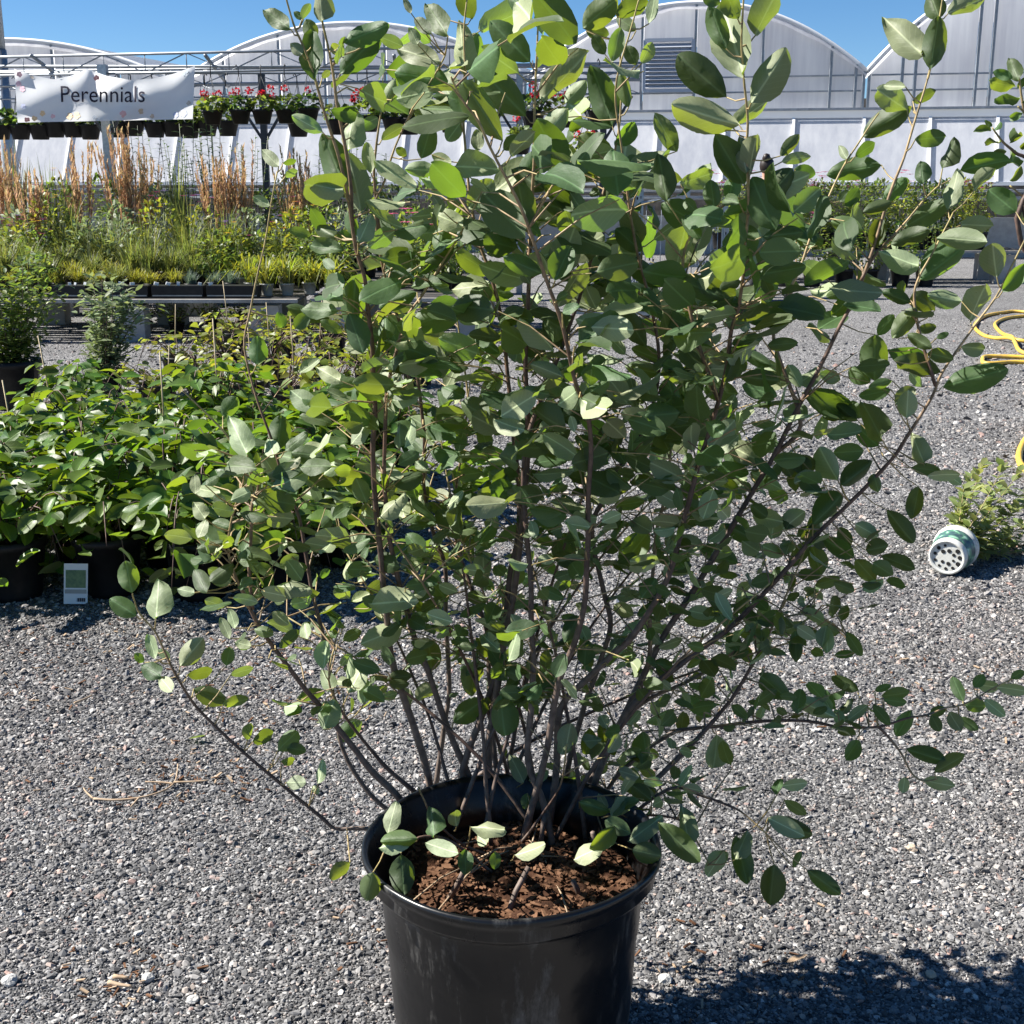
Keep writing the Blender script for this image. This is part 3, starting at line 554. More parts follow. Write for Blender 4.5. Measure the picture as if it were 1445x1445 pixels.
# ------------------------------------------------------------------ perennial benches
def bench(name, label, c, size, legs=3, h=.42):
    t = thing(name, label, 'bench', c); sx, sy = size
    for s in (-1, 1):
        m = MB(); m.box((0, s * (sy / 2), h - .02), (sx, .05, .032)); m.build('rail', 'weathered_wood', t, smooth=False)
    n = int(sy / .19)
    for i in range(n):
        m = MB(); m.box((0, -sy / 2 + .1 + (sy - .2) * i / (n - 1), h - .015), (sx, .11, .025)); m.build('slat', 'dark_wood', t, smooth=False)
    for i in range(legs):
        for s in (-1, 1):
            m = MB(); m.box((-sx / 2 + .35 + (sx - .7) * i / max(1, legs - 1), s * (sy / 2 - .18), (h - .07) / 2), (.3, .2, h - .07)); m.build('leg', 'concrete', t, smooth=False)
    return t
bench('bench', 'long low slatted bench on concrete blocks carrying the grasses', (-4.35, 13.25, 0), (4.6, 1.9), 4)
bench('bench', 'low slatted bench behind the shrub, holding the pink lilies', (-1.0, 13.3, 0), (1.9, 1.7), 2)
bench('bench', 'rear slatted bench with tall plumed grasses in front of the white wall', (-3.6, 15.9, 0), (7.2, 2.2), 5)
for k, (px, w) in enumerate(((90, .62), (165, .95), (243, .95), (320, .95))):
    random.seed(90 + k)
    q = at(px + 8, 415, 12.42); t = thing('plant_tray', f'black plastic tray of small pots on the bench front edge, {ORD[k]} from left', 'tray', (q.x, 12.5, .425), 0, 'black trays along the bench front')
    m = MB(); m.box((0, 0, .055), (w * .52, .2, .11)); m.build('tray', 'black_plastic_old', t, smooth=False)
    m = MB(); m.box((0, -.104, .018), (w * .5, .012, .012)); m.build('tray_lip', 'grey_plastic', t, smooth=False)
    for i in range(5):
        if rnd() < .3: continue
        m = MB(); x = -w * .22 + i * w * .11 + ru(-.02, .02); m.box((x, -.06, .128), (w * ru(.03, .055), .012, ru(.02, .035)), Matrix.Rotation(ru(-.5, .5), 3, 'Y') @ Matrix.Rotation(ru(-.5, .5), 3, 'Z')); m.build('price_label', 'tag_white', t, smooth=False)

# potted perennials
PL = []
def potted(kind, x, y, z, sc, seed, tall=1.):
    random.seed(seed); t = thing('potted_' + kind, '', 'plant', (x, y, z), ru(0, 6.28), 'potted perennials on the benches'); r, h = .085 * sc, .15 * sc
    m = MB(); m.lathe(pot_profile(r, h), 14); m.build('pot', 'grey_plastic' if kind == 'lily_grass' else 'black_plastic_old', t)
    def stuff(m, mat, n='foliage'): m.build(n, mat, t, kind='stuff')
    if kind in ('yellow_grass', 'green_grass', 'blue_fescue', 'fine_grass', 'lily_grass', 'iris'):
        n, ln, w, dr, sp, mt = dict(yellow_grass=(150, .34, .007, .75, .75, 'grass_yellow'), green_grass=(160, .55, .008, .55, .5, 'grass_green'), blue_fescue=(160, .17, .005, .35, .8, 'grass_blue'), fine_grass=(200, .42, .005, .7, .7, 'grass_green'), lily_grass=(60, .5, .02, 1.0, .7, 'yellow_leaf'), iris=(34, .95, .03, .15, .2, 'grass_green'))[kind]
        m = MB()
        for _ in range(n):
            th = ru(0, 6.283); d = V((math.cos(th) * sp * rnd(), math.sin(th) * sp * rnd(), 1)); b = V((ru(-.6, .6) * r, ru(-.6, .6) * r, h * .85)); m.blade(b, d, ln * tall * ru(.55, 1.15), w * ru(.8, 1.4), dr * ru(.5, 1.3))
        stuff(m, mt)
    elif kind == 'plume_grass':
        m = MB()
        for _ in range(90):
            th = ru(0, 6.283); d = V((math.cos(th) * .5 * rnd(), math.sin(th) * .5 * rnd(), 1)); m.blade((ru(-.05, .05), ru(-.05, .05), h * .85), d, .62 * tall * ru(.6, 1.1), .008, .7)
        stuff(m, 'grass_green'); m = MB()
        for _ in range(24):
            th = ru(0, 6.283); s = .2 * rnd(); L_ = ru(.7, 1.2) * tall; top = V((math.cos(th) * s * L_, math.sin(th) * s * L_, L_)); b = V((top.x * .15, top.y * .15, h * .85))
            m.tube([b, b.lerp(top, .6), top], .003, 3)
            for i in range(16):
                p = b.lerp(top, .6 + .4 * i / 16); a = ru(0, 6.28); m.blade(p, (math.cos(a) * .35, math.sin(a) * .35, 1), .085, .02, .2, seg=2)
        stuff(m, 'plume_tan', 'plumes')
    elif kind == 'tall_stalks':
        m = MB()
        for _ in range(9):
            th = ru(0, 6.283); s = .22 * rnd(); L_ = ru(.7, 1.1) * tall; top = V((math.cos(th) * s * L_, math.sin(th) * s * L_, L_)); b = V((top.x * .2, top.y * .2, h * .8)); m.tube([b, top], .004, 3)
            for i in range(22):
                p = b.lerp(top, .25 + .75 * i / 22); a = i * 2.4; m.leaf(p, (math.cos(a), math.sin(a), .5), (0, 0, 1), .13 * ru(.6, 1), .03, droop=.3)
        stuff(m, 'dark_leaf')
    elif kind in ('daisy', 'leafy', 'silver', 'lily', 'flowering'):
        m = MB(); hh = .34 * tall; ball_leaves(m, (0, 0, h + hh * .5), .2 + .05 * (tall > 1.6), hh * .62, int((210 if kind != 'lily' else 280) * (1.5 if tall > 1.6 else 1)), .068 if kind != 'lily' else .05, .032, zmin=-.9)
        for _ in range(7):
            a = ru(0, 6.28); m.tube([V((0, 0, h * .8)), V((.1 * math.cos(a), .1 * math.sin(a), h + hh * .9))], .003, 3)
        stuff(m, {'silver': 'silver_leaf', 'daisy': 'yellow_leaf', 'leafy': 'mid_leaf', 'lily': 'mid_leaf', 'flowering': 'mid_leaf'}[kind])
        if kind in ('lily', 'flowering', 'daisy'):
            for _ in range(3 if kind == 'lily' else 8):
                a, rr = ru(0, 6.28), ru(.02, .2); c = V((rr * math.cos(a), rr * math.sin(a), h + hh * ru(.85, 1.3))); m = MB(); k = .085 if kind == 'lily' else (.04 if sc < 1.5 else .075)
                for i in range(6): m.leaf(c, (math.cos(i * 1.05), math.sin(i * 1.05), .5), (0, 0, 1), k, k * .5, droop=.4)
                m.build('flower', 'petal_pink' if kind == 'lily' else random.choice(['petal_violet', 'petal_magenta', 'petal_yellow'] if sc < 1.5 else ['petal_magenta', 'petal_magenta', 'petal_pink']), t)
    PL.append(t); return t
NAMES = dict(yellow_grass='yellow-green grass tuft', green_grass='upright green grass clump', blue_fescue='small blue fescue tuft', fine_grass='fine arching green grass', lily_grass='pale strappy-leaved plant in grey pot', iris='tall sword-leaved iris', plume_grass='feather grass with tan upright plumes', tall_stalks='dark plant with narrow leaves on tall stalks', daisy='low yellowish perennial', leafy='bushy green perennial', silver='silvery-leaved perennial', lily='bushy plant with pink lilies', flowering='green perennial with small coloured flowers')
ROWS = [  # photo column of each plant, row distance, bench height, scale, kinds
    ('front', 12.75, .42, .8, [(20, 'yellow_grass'), (48, 'leafy'), (80, 'yellow_grass'), (108, 'yellow_grass'), (138, 'yellow_grass'), (165, 'fine_grass'), (190, 'yellow_grass'), (216, 'yellow_grass'), (245, 'yellow_grass'), (272, 'blue_fescue'), (298, 'blue_fescue'), (325, 'blue_fescue'), (352, 'lily_grass'), (378, 'lily_grass'), (406, 'lily_grass'), (434, 'lily_grass'), (468, 'lily_grass')]),
    ('second', 13.2, .42, 1., [(5, 'green_grass'), (38, 'green_grass'), (68, 'fine_grass'), (98, 'yellow_grass'), (128, 'fine_grass'), (155, 'yellow_grass'), (185, 'green_grass'), (214, 'green_grass'), (244, 'green_grass'), (274, 'fine_grass'), (304, 'leafy'), (340, 'lily_grass'), (372, 'lily_grass'), (404, 'lily_grass'), (440, 'leafy'), (480, 'leafy'), (592, 'lily'), (628, 'lily'), (668, 'leafy')]),
    ('third', 13.75, .42, 1.15, [(-8, 'silver'), (25, 'daisy'), (58, 'flowering'), (92, 'fine_grass'), (122, 'silver'), (152, 'green_grass'), (180, 'silver'), (210, 'green_grass'), (240, 'fine_grass'), (270, 'green_grass'), (300, 'green_grass'), (332, 'daisy'), (365, 'leafy'), (400, 'daisy'), (436, 'leafy'), (470, 'daisy'), (562, 'lily'), (606, 'lily'), (640, 'flowering')]),
    ('middle', 14.1, .42, 1.15, [(0, 'fine_grass'), (34, 'silver'), (55, 'plume_grass'), (75, 'daisy'), (105, 'green_grass'), (140, 'fine_grass'), (168, 'silver'), (200, 'fine_grass'), (230, 'daisy'), (262, 'green_grass'), (292, 'daisy'), (322, 'green_grass'), (352, 'silver'), (386, 'fine_grass'), (420, 'daisy'), (455, 'leafy'), (492, 'silver'), (585, 'leafy'), (625, 'leafy')]),
    ('fourth', 15.2, .42, 1.2, [(8, 'plume_grass'), (28, 'plume_grass'), (62, 'fine_grass'), (92, 'flowering'), (120, 'plume_grass'), (137, 'green_grass'), (176, 'plume_grass'), (194, 'plume_grass'), (212, 'plume_grass'), (236, 'silver'), (262, 'iris'), (290, 'green_grass'), (308, 'plume_grass'), (328, 'plume_grass'), (348, 'plume_grass'), (385, 'fine_grass'), (415, 'plume_grass'), (440, 'plume_grass'), (475, 'leafy'), (520, 'leafy'), (560, 'flowering'), (600, 'leafy')]),
    ('rear', 16.3, .42, 1.2, [(10, 'leafy'), (35, 'iris'), (60, 'iris'), (82, 'iris'), (105, 'iris'), (126, 'green_grass'), (150, 'leafy'), (172, 'leafy'), (185, 'tall_stalks'), (205, 'tall_stalks'), (228, 'leafy'), (250, 'tall_stalks'), (272, 'tall_stalks'), (295, 'tall_stalks'), (312, 'tall_stalks'), (334, 'tall_stalks'), (356, 'tall_stalks'), (380, 'leafy'), (410, 'leafy'), (435, 'silver'), (455, 'tall_stalks'), (500, 'tall_stalks'), (520, 'tall_stalks'), (540, 'tall_stalks')])]
sd = 300
for rn, Y, z, sc, items in ROWS:
    cnt = {}
    for px, kind in items:
        sd += 1; q = at(px, 380, Y); ta = {'plume_grass': 1.12, 'iris': 1.1, 'tall_stalks': 1.3, 'silver': 1.3, 'daisy': 1.3, 'leafy': 1.2, 'flowering': 1.3, 'lily': 1.5}.get(kind, 1.05)
        if rn == 'front' and kind in ('yellow_grass', 'leafy', 'fine_grass'): ta = .8
        if rn in ('middle', 'fourth', 'rear') and kind in ('leafy', 'flowering', 'silver', 'daisy'): ta = 2.1 if rn != 'middle' else 1.75
        if rn == 'middle' and 'grass' in kind: ta = 1.75 if kind != 'plume_grass' else .95
        if rn == 'third' and kind in ('green_grass', 'fine_grass'): ta = 1.35
        t = potted(kind, q.x, Y + ru(-.1, .1), z, sc, sd, ta * ru(.88, 1.12) * (1.17 if rn in ('fourth', 'rear') else 1.08 if rn == 'middle' else 1)); cnt[kind] = cnt.get(kind, 0) + 1
        n = sum(1 for a, b in items if b == kind)
        t['label'] = f'{NAMES[kind]}, {rn} bench row' + (f', {ORD[cnt[kind] - 1]} of kind from left' if n > 1 else '')

# ------------------------------------------------------------------ climbers in black pots, left foreground block
VL = []
for v in range(6):
    random.seed(20 + v); m = MB(); m.leaf((0, 0, 0), (0, 1, 0), (0, 0, 1), 1, .5 + .06 * v, a=0., fold=.1 + .06 * v, droop=.1 + .08 * (v % 4), lo=False, curl=.5); m.a = [0.] * len(m.v); VL.append(m.mesh('leaf', 'vine_leaf'))
def basis(ax, nr, ln, wd, p):
    ax = V(ax).normalized(); nr = V(nr); nr = nr - ax * nr.dot(ax); nr = nr.normalized() if nr.length > 1e-4 else ax.orthogonal().normalized(); sd_ = ax.cross(nr)
    M = Matrix(((sd_.x * wd, ax.x * ln, nr.x * ln, p[0]), (sd_.y * wd, ax.y * ln, nr.y * ln, p[1]), (sd_.z * wd, ax.z * ln, nr.z * ln, p[2]), (0, 0, 0, 1))); return M
def plant_tag(parent, p, w, h, rz, tilt):
    M = Matrix.Translation(p) @ Matrix.Rotation(rz, 4, 'Z') @ Matrix.Rotation(tilt, 4, 'X') @ Matrix.Rotation(R(3), 4, 'Y')
    def q(x0, x1, z0, z1, y, mt, n, par):
        m = MB(); P = [M @ V(c) for c in ((x0, y, z0), (x1, y, z0), (x1, y, z1), (x0, y, z1), (x0, y + .0012, z0), (x1, y + .0012, z0), (x1, y + .0012, z1), (x0, y + .0012, z1))]
        m.add(P, [(0, 1, 2, 3), (5, 4, 7, 6), (0, 4, 5, 1), (1, 5, 6, 2), (2, 6, 7, 3), (3, 7, 4, 0)]); return m.build(n, mt, par, smooth=False)
    b = q(-w / 2, w / 2, 0, h, 0, 'tag_white', 'plant_tag', parent)
    q(-w * .42, w * .42, h * .40, h * .84, -.002, 'tag_green', 'tag_picture', b); q(-w * .45, w * .45, h * .26, h * .36, -.002, 'grey_plastic', 'tag_text_band', b)
    m = MB()
    for i in range(9): x = w * (.06 + .04 * i); m.add([M @ V((x, -.002, h * .06)), M @ V((x + w * .022 * (1 + i % 2 * .6), -.002, h * .06)), M @ V((x + w * .022 * (1 + i % 2 * .6), -.002, h * .15)), M @ V((x, -.002, h * .15))], [(0, 1, 2, 3)])
    m.build('barcode', 'letter_navy', b, smooth=False)
def climber(x, y, seed, h, singles, n, tagged=None, spread=.3, mt='vine_leaf', label='', stake=False, ll=.095, name='potted_climber', cat='plant', group='climbers in black pots on the gravel'):
    random.seed(seed); t = thing(name, label, cat, (x, y, 0), 0, group); pr, ph = .125, .23
    m = MB(); m.lathe(pot_profile(pr, ph), 20); m.build('pot', 'black_plastic_old', t)
    m = MB(); m.disc((0, 0, ph * .86), pr * .92, (0, 0, 1)); m.build('soil', 'potting_soil', t)
    st = MB(); lf = []
    for s in range(12):
        a = ru(0, 6.28); rr = spread * ru(.3, 1.05); pts = [V((0, 0, ph * .8)), V((rr * .3 * math.cos(a), rr * .3 * math.sin(a), h * ru(.55, .75))), V((rr * .8 * math.cos(a), rr * .8 * math.sin(a), h * ru(.8, 1.))), V((rr * 1.25 * math.cos(a), rr * 1.25 * math.sin(a), h * (ru(.45, .85) if s % 2 else ru(.06, .4))))]
        pts = smooth_path(pts, 4); st.tube(pts, [.005 - .0003 * i for i in range(len(pts))], 4, a=.5)
        for k in range(max(1, n // 12)):
            i = random.randrange(3, len(pts)); th = ru(0, 6.28); off = V((math.cos(th), math.sin(th), ru(-.2, .5))) * ru(.02, .1); lf.append((pts[i] + off, V((math.cos(th), math.sin(th), ru(-.55, .35))), V((ru(-.5, .5), ru(-.5, .5), ru(.35, 1.2)))))
    st.build('stem', 'bark', t)
    m = MB()
    for i, (p, ax, nr) in enumerate(lf):
        L_ = ll * ru(.6, 1.2)
        if singles:
            o = put('leaf', VL[i % 6], t); o.matrix_local = basis(ax, nr, L_, L_ * 1.0, p)
        else: m.leaf(p, ax, nr, L_, L_ * ru(.5, .7), droop=ru(.05, .4), fold=ru(.1, .5))
    if not singles: m.build('foliage', mt, t, kind='stuff')
    if stake:
        m = MB(); q = V((ru(-.06, .06), ru(-.06, .06), .1)); m.tube([q, q + V((ru(-.06, .06), ru(-.06, .06), h + ru(-.02, .2)))], .0038, 5); m.build('stake', 'bamboo', t)
    if tagged: plant_tag(t, *tagged)
    return t
sd = 700; rows = [(4.55, [-2.55, -2.2, -1.86, -1.52, -1.18, -.87]), (4.95, [-2.75, -2.4, -2.05, -1.7, -1.36, -1.02, -.72]), (5.4, [-2.2, -1.84, -1.48, -1.12, -.78]), (5.9, [-2.4, -2.02, -1.64, -1.26, -.88, -.55]), (6.45, [-2.3, -1.88, -1.48, -1.08, -.7])]
for ri, (y, xs) in enumerate(rows):
    for k, x in enumerate(xs):
        sd += 1; tg = None
        if ri == 0 and k == 2: tg = (V((at_z(107, 856).x - x, at_z(107, 856).y - y, .01)), .084, .148, R(8), R(-12))
        if ri == 2 and k == 4: tg = (V((.02, -.14, .1)), .08, .13, R(-12), R(-6))
        jx, jy = (0, 0) if tg else (ru(-.05, .05), ru(-.05, .05)); climber(x + jx, y + jy, sd, ru(.36, .58) + .02 * ri, ri < 2 and x > -2.15, 144 if ri < 2 else 230, tg, spread=.34, ll=.1, label=f'broad-leaved climber, {["front", "second", "third", "fourth", "last"][ri]} row of left block, {ORD[k]} from left' + (', white tag on pot' if tg else ''), stake=(ri >= 3 and k % 2 == 0))
for k, (px, py) in enumerate([(225, 590), (290, 575), (350, 585), (410, 590), (470, 580), (540, 590), (255, 545), (320, 540), (385, 545), (450, 540), (520, 540), (590, 545), (330, 505), (400, 505), (470, 505), (540, 505)]):
    q = at_z(px, py); climber(q.x, q.y, 800 + k, ru(.36, .46), False, 90, None, .34, 'yellow_leaf', f'yellow-green potted vine behind the climbers, {["near", "middle", "far"][0 if k < 6 else 1 if k < 12 else 2]} row, {ORD[k if k < 6 else k - 6 if k < 12 else k - 12]} from left', stake=k % 3 != 1, ll=.075, name='potted_vine', group='yellowish vines with stakes')

# two taller potted shrubs behind the block, left
def small_shrub(name, label, px, py, h, w, mt, seed, n, ll, base_pot=(.15, .28), narrow=.4, trunk=0., cat='shrub'):
    random.seed(seed); q = at_z(px, py); t = thing(name, label, cat, q); m = MB(); m.lathe(pot_profile(*base_pot), 20); m.build('pot', 'black_plastic_old', t)
    st = MB(); m = MB()
    for s in range(14):
        a = ru(0, 6.28); rr = w * ru(.2, 1); top = V((rr * math.cos(a), rr * math.sin(a), h * ru(.7, 1.02))); pts = smooth_path([V((0, 0, base_pot[1] * .8)), V((rr * .2 * math.cos(a), rr * .2 * math.sin(a), base_pot[1] + trunk + .02)), V((rr * .7 * math.cos(a), rr * .7 * math.sin(a), h * .6)), top], 5)
        st.tube(pts, [.007 - .0003 * i for i in range(len(pts))], 4, a=.3)
        for k in range(n // 14):
            i = random.randrange(4, len(pts)); th = ru(0, 6.28); p = pts[i] + V((ru(-1, 1), ru(-1, 1), ru(-.6, .6))) * w * .33; ax = V((math.cos(th), math.sin(th), ru(-.2, .9))); m.leaf(p, ax, (ru(-.5, .5), ru(-.5, .5), 1), ll * ru(.7, 1.2), ll * narrow, droop=ru(0, .3))
    st.build('stem', 'bark', t); m.build('foliage', mt, t, kind='stuff'); return t
small_shrub('potted_shrub', 'dense dark green shrub in big black pot at the left edge', 22, 575, 1.0, .36, 'mid_leaf', 31, 2400, .066, (.19, .33))
small_shrub('potted_shrub', 'small variegated grey-green shrub between the bench and the climbers', 152, 560, .86, .3, 'silver_leaf', 32, 900, .085, (.12, .2), trunk=.05)
for k, (px, py) in enumerate([(250, 470), (300, 466), (345, 468), (205, 468)]):
    small_shrub('potted_herb', f'low grassy plant under the bench edge, {["second", "third", "fourth", "first"][k]} from left', px, py, .3, .2, 'mid_leaf', 40 + k, 160, .06, (.08, .11), cat='plant')
    
# ------------------------------------------------------------------ right background: display benches with flowers, trolleys
for k, (px, Y, sx) in enumerate([(1120, 20.5, 2.2), (1330, 20.2, 2.3)]):
    q = at(px, 380, Y); b = bench('display_bench', ['display bench of magenta flowers right of the trolleys', 'display bench of dark foliage plants near the blue bucket'][k], (q.x, Y, 0), (sx, 1.1), 2, .5)
sd = 900
for row, (Y, z, its) in enumerate([(20.1, .5, [(1018, 'flowering'), (1045, 'leafy'), (1072, 'flowering'), (1100, 'flowering'), (1128, 'flowering'), (1155, 'flowering'), (1182, 'leafy'), (1212, 'leafy'), (1240, 'leafy'), (1268, 'daisy'), (1296, 'leafy'), (1322, 'leafy'), (1350, 'daisy'), (1380, 'daisy')]), (20.7, .5, [(1030, 'leafy'), (1060, 'flowering'), (1090, 'flowering'), (1120, 'leafy'), (1148, 'flowering'), (1176, 'leafy'), (1206, 'flowering'), (1236, 'leafy'), (1266, 'leafy'), (1300, 'leafy'), (1332, 'leafy'), (1365, 'leafy')]), (19.2, 0., [(1110, 'leafy'), (1150, 'flowering'), (1195, 'leafy'), (1230, 'leafy'), (1275, 'leafy'), (1310, 'leafy')])]):
    for k, (px, kind) in enumerate(its):
        sd += 1; q = at(px, 330, Y); t = potted(kind, q.x, Y, z, 1.7, sd, 2.1 if row < 2 else 1.9); t['group'] = 'potted plants on the right display'
        if kind in ('leafy', 'tall_stalks'): 
            for ch in t.children:
                if ch.name.startswith('foliage') and rnd() < .3: ch.data.materials[0] = MATS['dark_leaf']
        t['label'] = f'{NAMES[kind]}, {["right display front row", "right display back row", "before the right display"][row]}, {ORD[k]} from left'
q = at_z(1425, 352); m = MB(); m.lathe([(0, 0), (.12, 0), (.15, .26), (.16, .26), (.16, .28), (.14, .28), (.11, .03), (0, .03)], 18, (q.x, q.y, 0)); tag(m.build('bucket', 'blue_plastic'), 'small blue bucket on the ground at the right edge', 'bucket')

def trolley(px, Y, w, d, h, shelves, label, posts=True):
    q = at(px, 400, Y); t = thing('trolley', label, 'trolley', (q.x, Y, 0), R(-8), 'metal plant trolleys')
    if posts:
        for sx in (-1, 1):
            for sy in (-1, 1):
                m = MB(); x, y = sx * w / 2, sy * d / 2
                m.box((x, y, h / 2 + .1), (.07, .012, h - .2)); m.box((x + sx * .03, y, h / 2 + .1), (.012, .05, h - .2)); po = m.build('post', 'galvanised', t, smooth=False)
                m = MB()
                for i in range(int(h / .09)): m.box((x, y - .009, .3 + i * .085), (.016, .004, .03))
                m.build('slot_row', 'hole_dark', po, smooth=False)
    for z in shelves:
        m = MB(); 
        for sy in (-1, 1): m.bar((-w / 2, sy * d / 2, z), (w / 2, sy * d / 2, z), .03)
        for sx in (-1, 1): m.bar((sx * w / 2, -d / 2, z), (sx * w / 2, d / 2, z), .03)
        for i in range(12): x = -w / 2 + w * (i + .5) / 12; m.bar((x, -d / 2, z + .012), (x, d / 2, z + .012), .008)
        for i in range(4): y = -d / 2 + d * (i + .5) / 4; m.bar((-w / 2, y, z), (w / 2, y, z), .01)
        m.build('shelf', 'galvanised', t, smooth=False)
    for sx in (-1, 1):
        for sy in (-1, 1):
            m = MB(); m.lathe([(0, -.02), (.06, -.02), (.065, 0), (.06, .02), (0, .02)], 14, (sx * w * .42, sy * d * .42, .065), Matrix.Rotation(R(90), 3, 'X')); m.build('wheel', 'dark_steel', t)
    if not posts or True:
        m = MB(); a, b, c = -w / 2 + .02, w / 2 - .02, d / 2
        m.tube(smooth_path([(a, -c, shelves[0]), (a, -c, h * .8), (a + .08, -c, h * .9), (b - .08, -c, h * .9), (b, -c, h * .8), (b, -c, shelves[0])], 4), .016, 6); fr = m.build('handle_frame', 'galvanised', t)
        m = MB()
        for i in range(5): x = a + (b - a) * (i + 1) / 6; m.tube([(x, -c, shelves[0]), (x, -c, h * .87)], .005, 4)
        m.build('wire_grid', 'galvanised', fr)
    return t
trolley(932, 15.5, .56, .9, 1.42, [.18, .52, .86], 'tall galvanised plant trolley with slotted posts behind the shrub')
trolley(870, 14.2, .75, 1.3, .62, [.16, .34, .40], 'low flat wire-deck trolley in front of the tall trolley')
trolley(992, 16.4, .5, .9, 1.2, [.18, .5], 'second galvanised trolley beside the flower display')

# ------------------------------------------------------------------ person at the far display, seen from behind
def person():
    q = at(1079, 300, 17.3); t = thing('person', 'person with dark hair in a bun and peach top, back turned among the display plants', 'person', (q.x, q.y, 0), R(-20)); t.scale = (1.03, 1.03, 1.03)
    def skin(name, verts, edges, rad, mat, par, root=0):
        me = bpy.data.meshes.new(name); me.from_pydata(verts, edges, []); o = put(name, me, par); me.materials.append(MATS[mat])
        bm = bmesh.new(); bm.from_mesh(me); ly = bm.verts.layers.skin.verify(); bm.verts.ensure_lookup_table()
        for i, v in enumerate(bm.verts):
            r = rad[i]; v[ly].radius = (r, r) if not isinstance(r, tuple) else r; v[ly].use_root = i == root
        bm.to_mesh(me); bm.free(); md = o.modifiers.new('skin', 'SKIN'); md.use_smooth_shade = True; s = o.modifiers.new('sub', 'SUBSURF'); s.levels = s.render_levels = 2; return o
    v = [(0, 0, .95), (0, 0, 1.1), (0, .01, 1.28), (0, 0, 1.42), (0, -.005, 1.5), (0, .01, 1.58), (0, .015, 1.69)]; e = [(0, 1), (1, 2), (2, 3), (3, 4), (4, 5), (5, 6)]; r = [(.15, .11), (.125, .095), (.15, .1), (.11, .075), .05, (.068, .085), (.062, .075)]
    for s in (-1, 1):
        b = len(v); v += [(s * .16, 0, 1.4), (s * .21, .02, 1.16), (s * .19, .2, 1.02), (s * .17, .27, 1.01)]; r += [.055, .042, .03, (.016, .036)]; e += [(3, b), (b, b + 1), (b + 1, b + 2), (b + 2, b + 3)]
        for k, (dx, ln) in enumerate(((-.03, .07), (-.01, .085), (.01, .08), (.028, .06))):
            f = len(v); v += [(s * .17 + dx, .27 + ln * .55, 1.005), (s * .17 + dx, .27 + ln, .985)]; r += [.009, .008]; e += [(b + 3, f), (f, f + 1)]
        f = len(v); v += [(s * .13, .29, 1.02), (s * .125, .32, 1.01)]; r += [.011, .009]; e += [(b + 2, f), (f, f + 1)]
        b = len(v); v += [(s * .09, 0, .86), (s * .1, .01, .48), (s * .1, -.02, .09), (s * .1, .12, .04)]; r += [.085, .058, .042, (.04, .03)]; e += [(0, b), (b, b + 1), (b + 1, b + 2), (b + 2, b + 3)]
    body = skin('body', v, e, r, 'skin', t)
    m = MB(); m.lathe([(0, .11), (.05, .1), (.083, .06), (.092, 0), (.085, -.05), (.06, -.085), (0, -.09)], 18, (0, -.01, 1.66), warp=lambda th, z: 1 + .03 * math.sin(5 * th)); hr = m.build('hair', 'hair', t)
    m = MB(); m.lathe([(0, .055), (.035, .042), (.052, 0), (.035, -.042), (0, -.055)], 14, (0, -.075, 1.755), warp=lambda th, z: 1 + .12 * math.sin(3 * th + z * 40)); m.build('hair_bun', 'hair', hr)
    m = MB(); m.lathe([(.165, .93), (.16, 1.0), (.145, 1.1), (.165, 1.24), (.172, 1.33), (.15, 1.41), (.06, 1.445)], 24, (0, 0, 0), warp=lambda th, z: (1 + .02 * math.sin(th * 6 + z * 20)) * (.74 + .26 * abs(math.cos(th)))); m.build('top', 'peach_top', t)
    skin('trousers', [(0, 0, .96), (-.09, 0, .86), (-.1, .01, .48), (-.1, -.01, .13), (.09, 0, .86), (.1, .01, .48), (.1, -.01, .13)], [(0, 1), (1, 2), (2, 3), (0, 4), (4, 5), (5, 6)], [(.165, .125), .1, .075, .062, .1, .075, .062], 'dark_cloth', t)
    for s in (-1, 1):
        m = MB(); m.lathe([(0, 0), (.045, 0), (.052, .03), (.04, .07), (0, .08)], 12, (s * .1, .04, 0), Matrix.Scale(2.3, 3, V((0, 1, 0)))); m.build('shoe', 'white_plastic', t)
person()

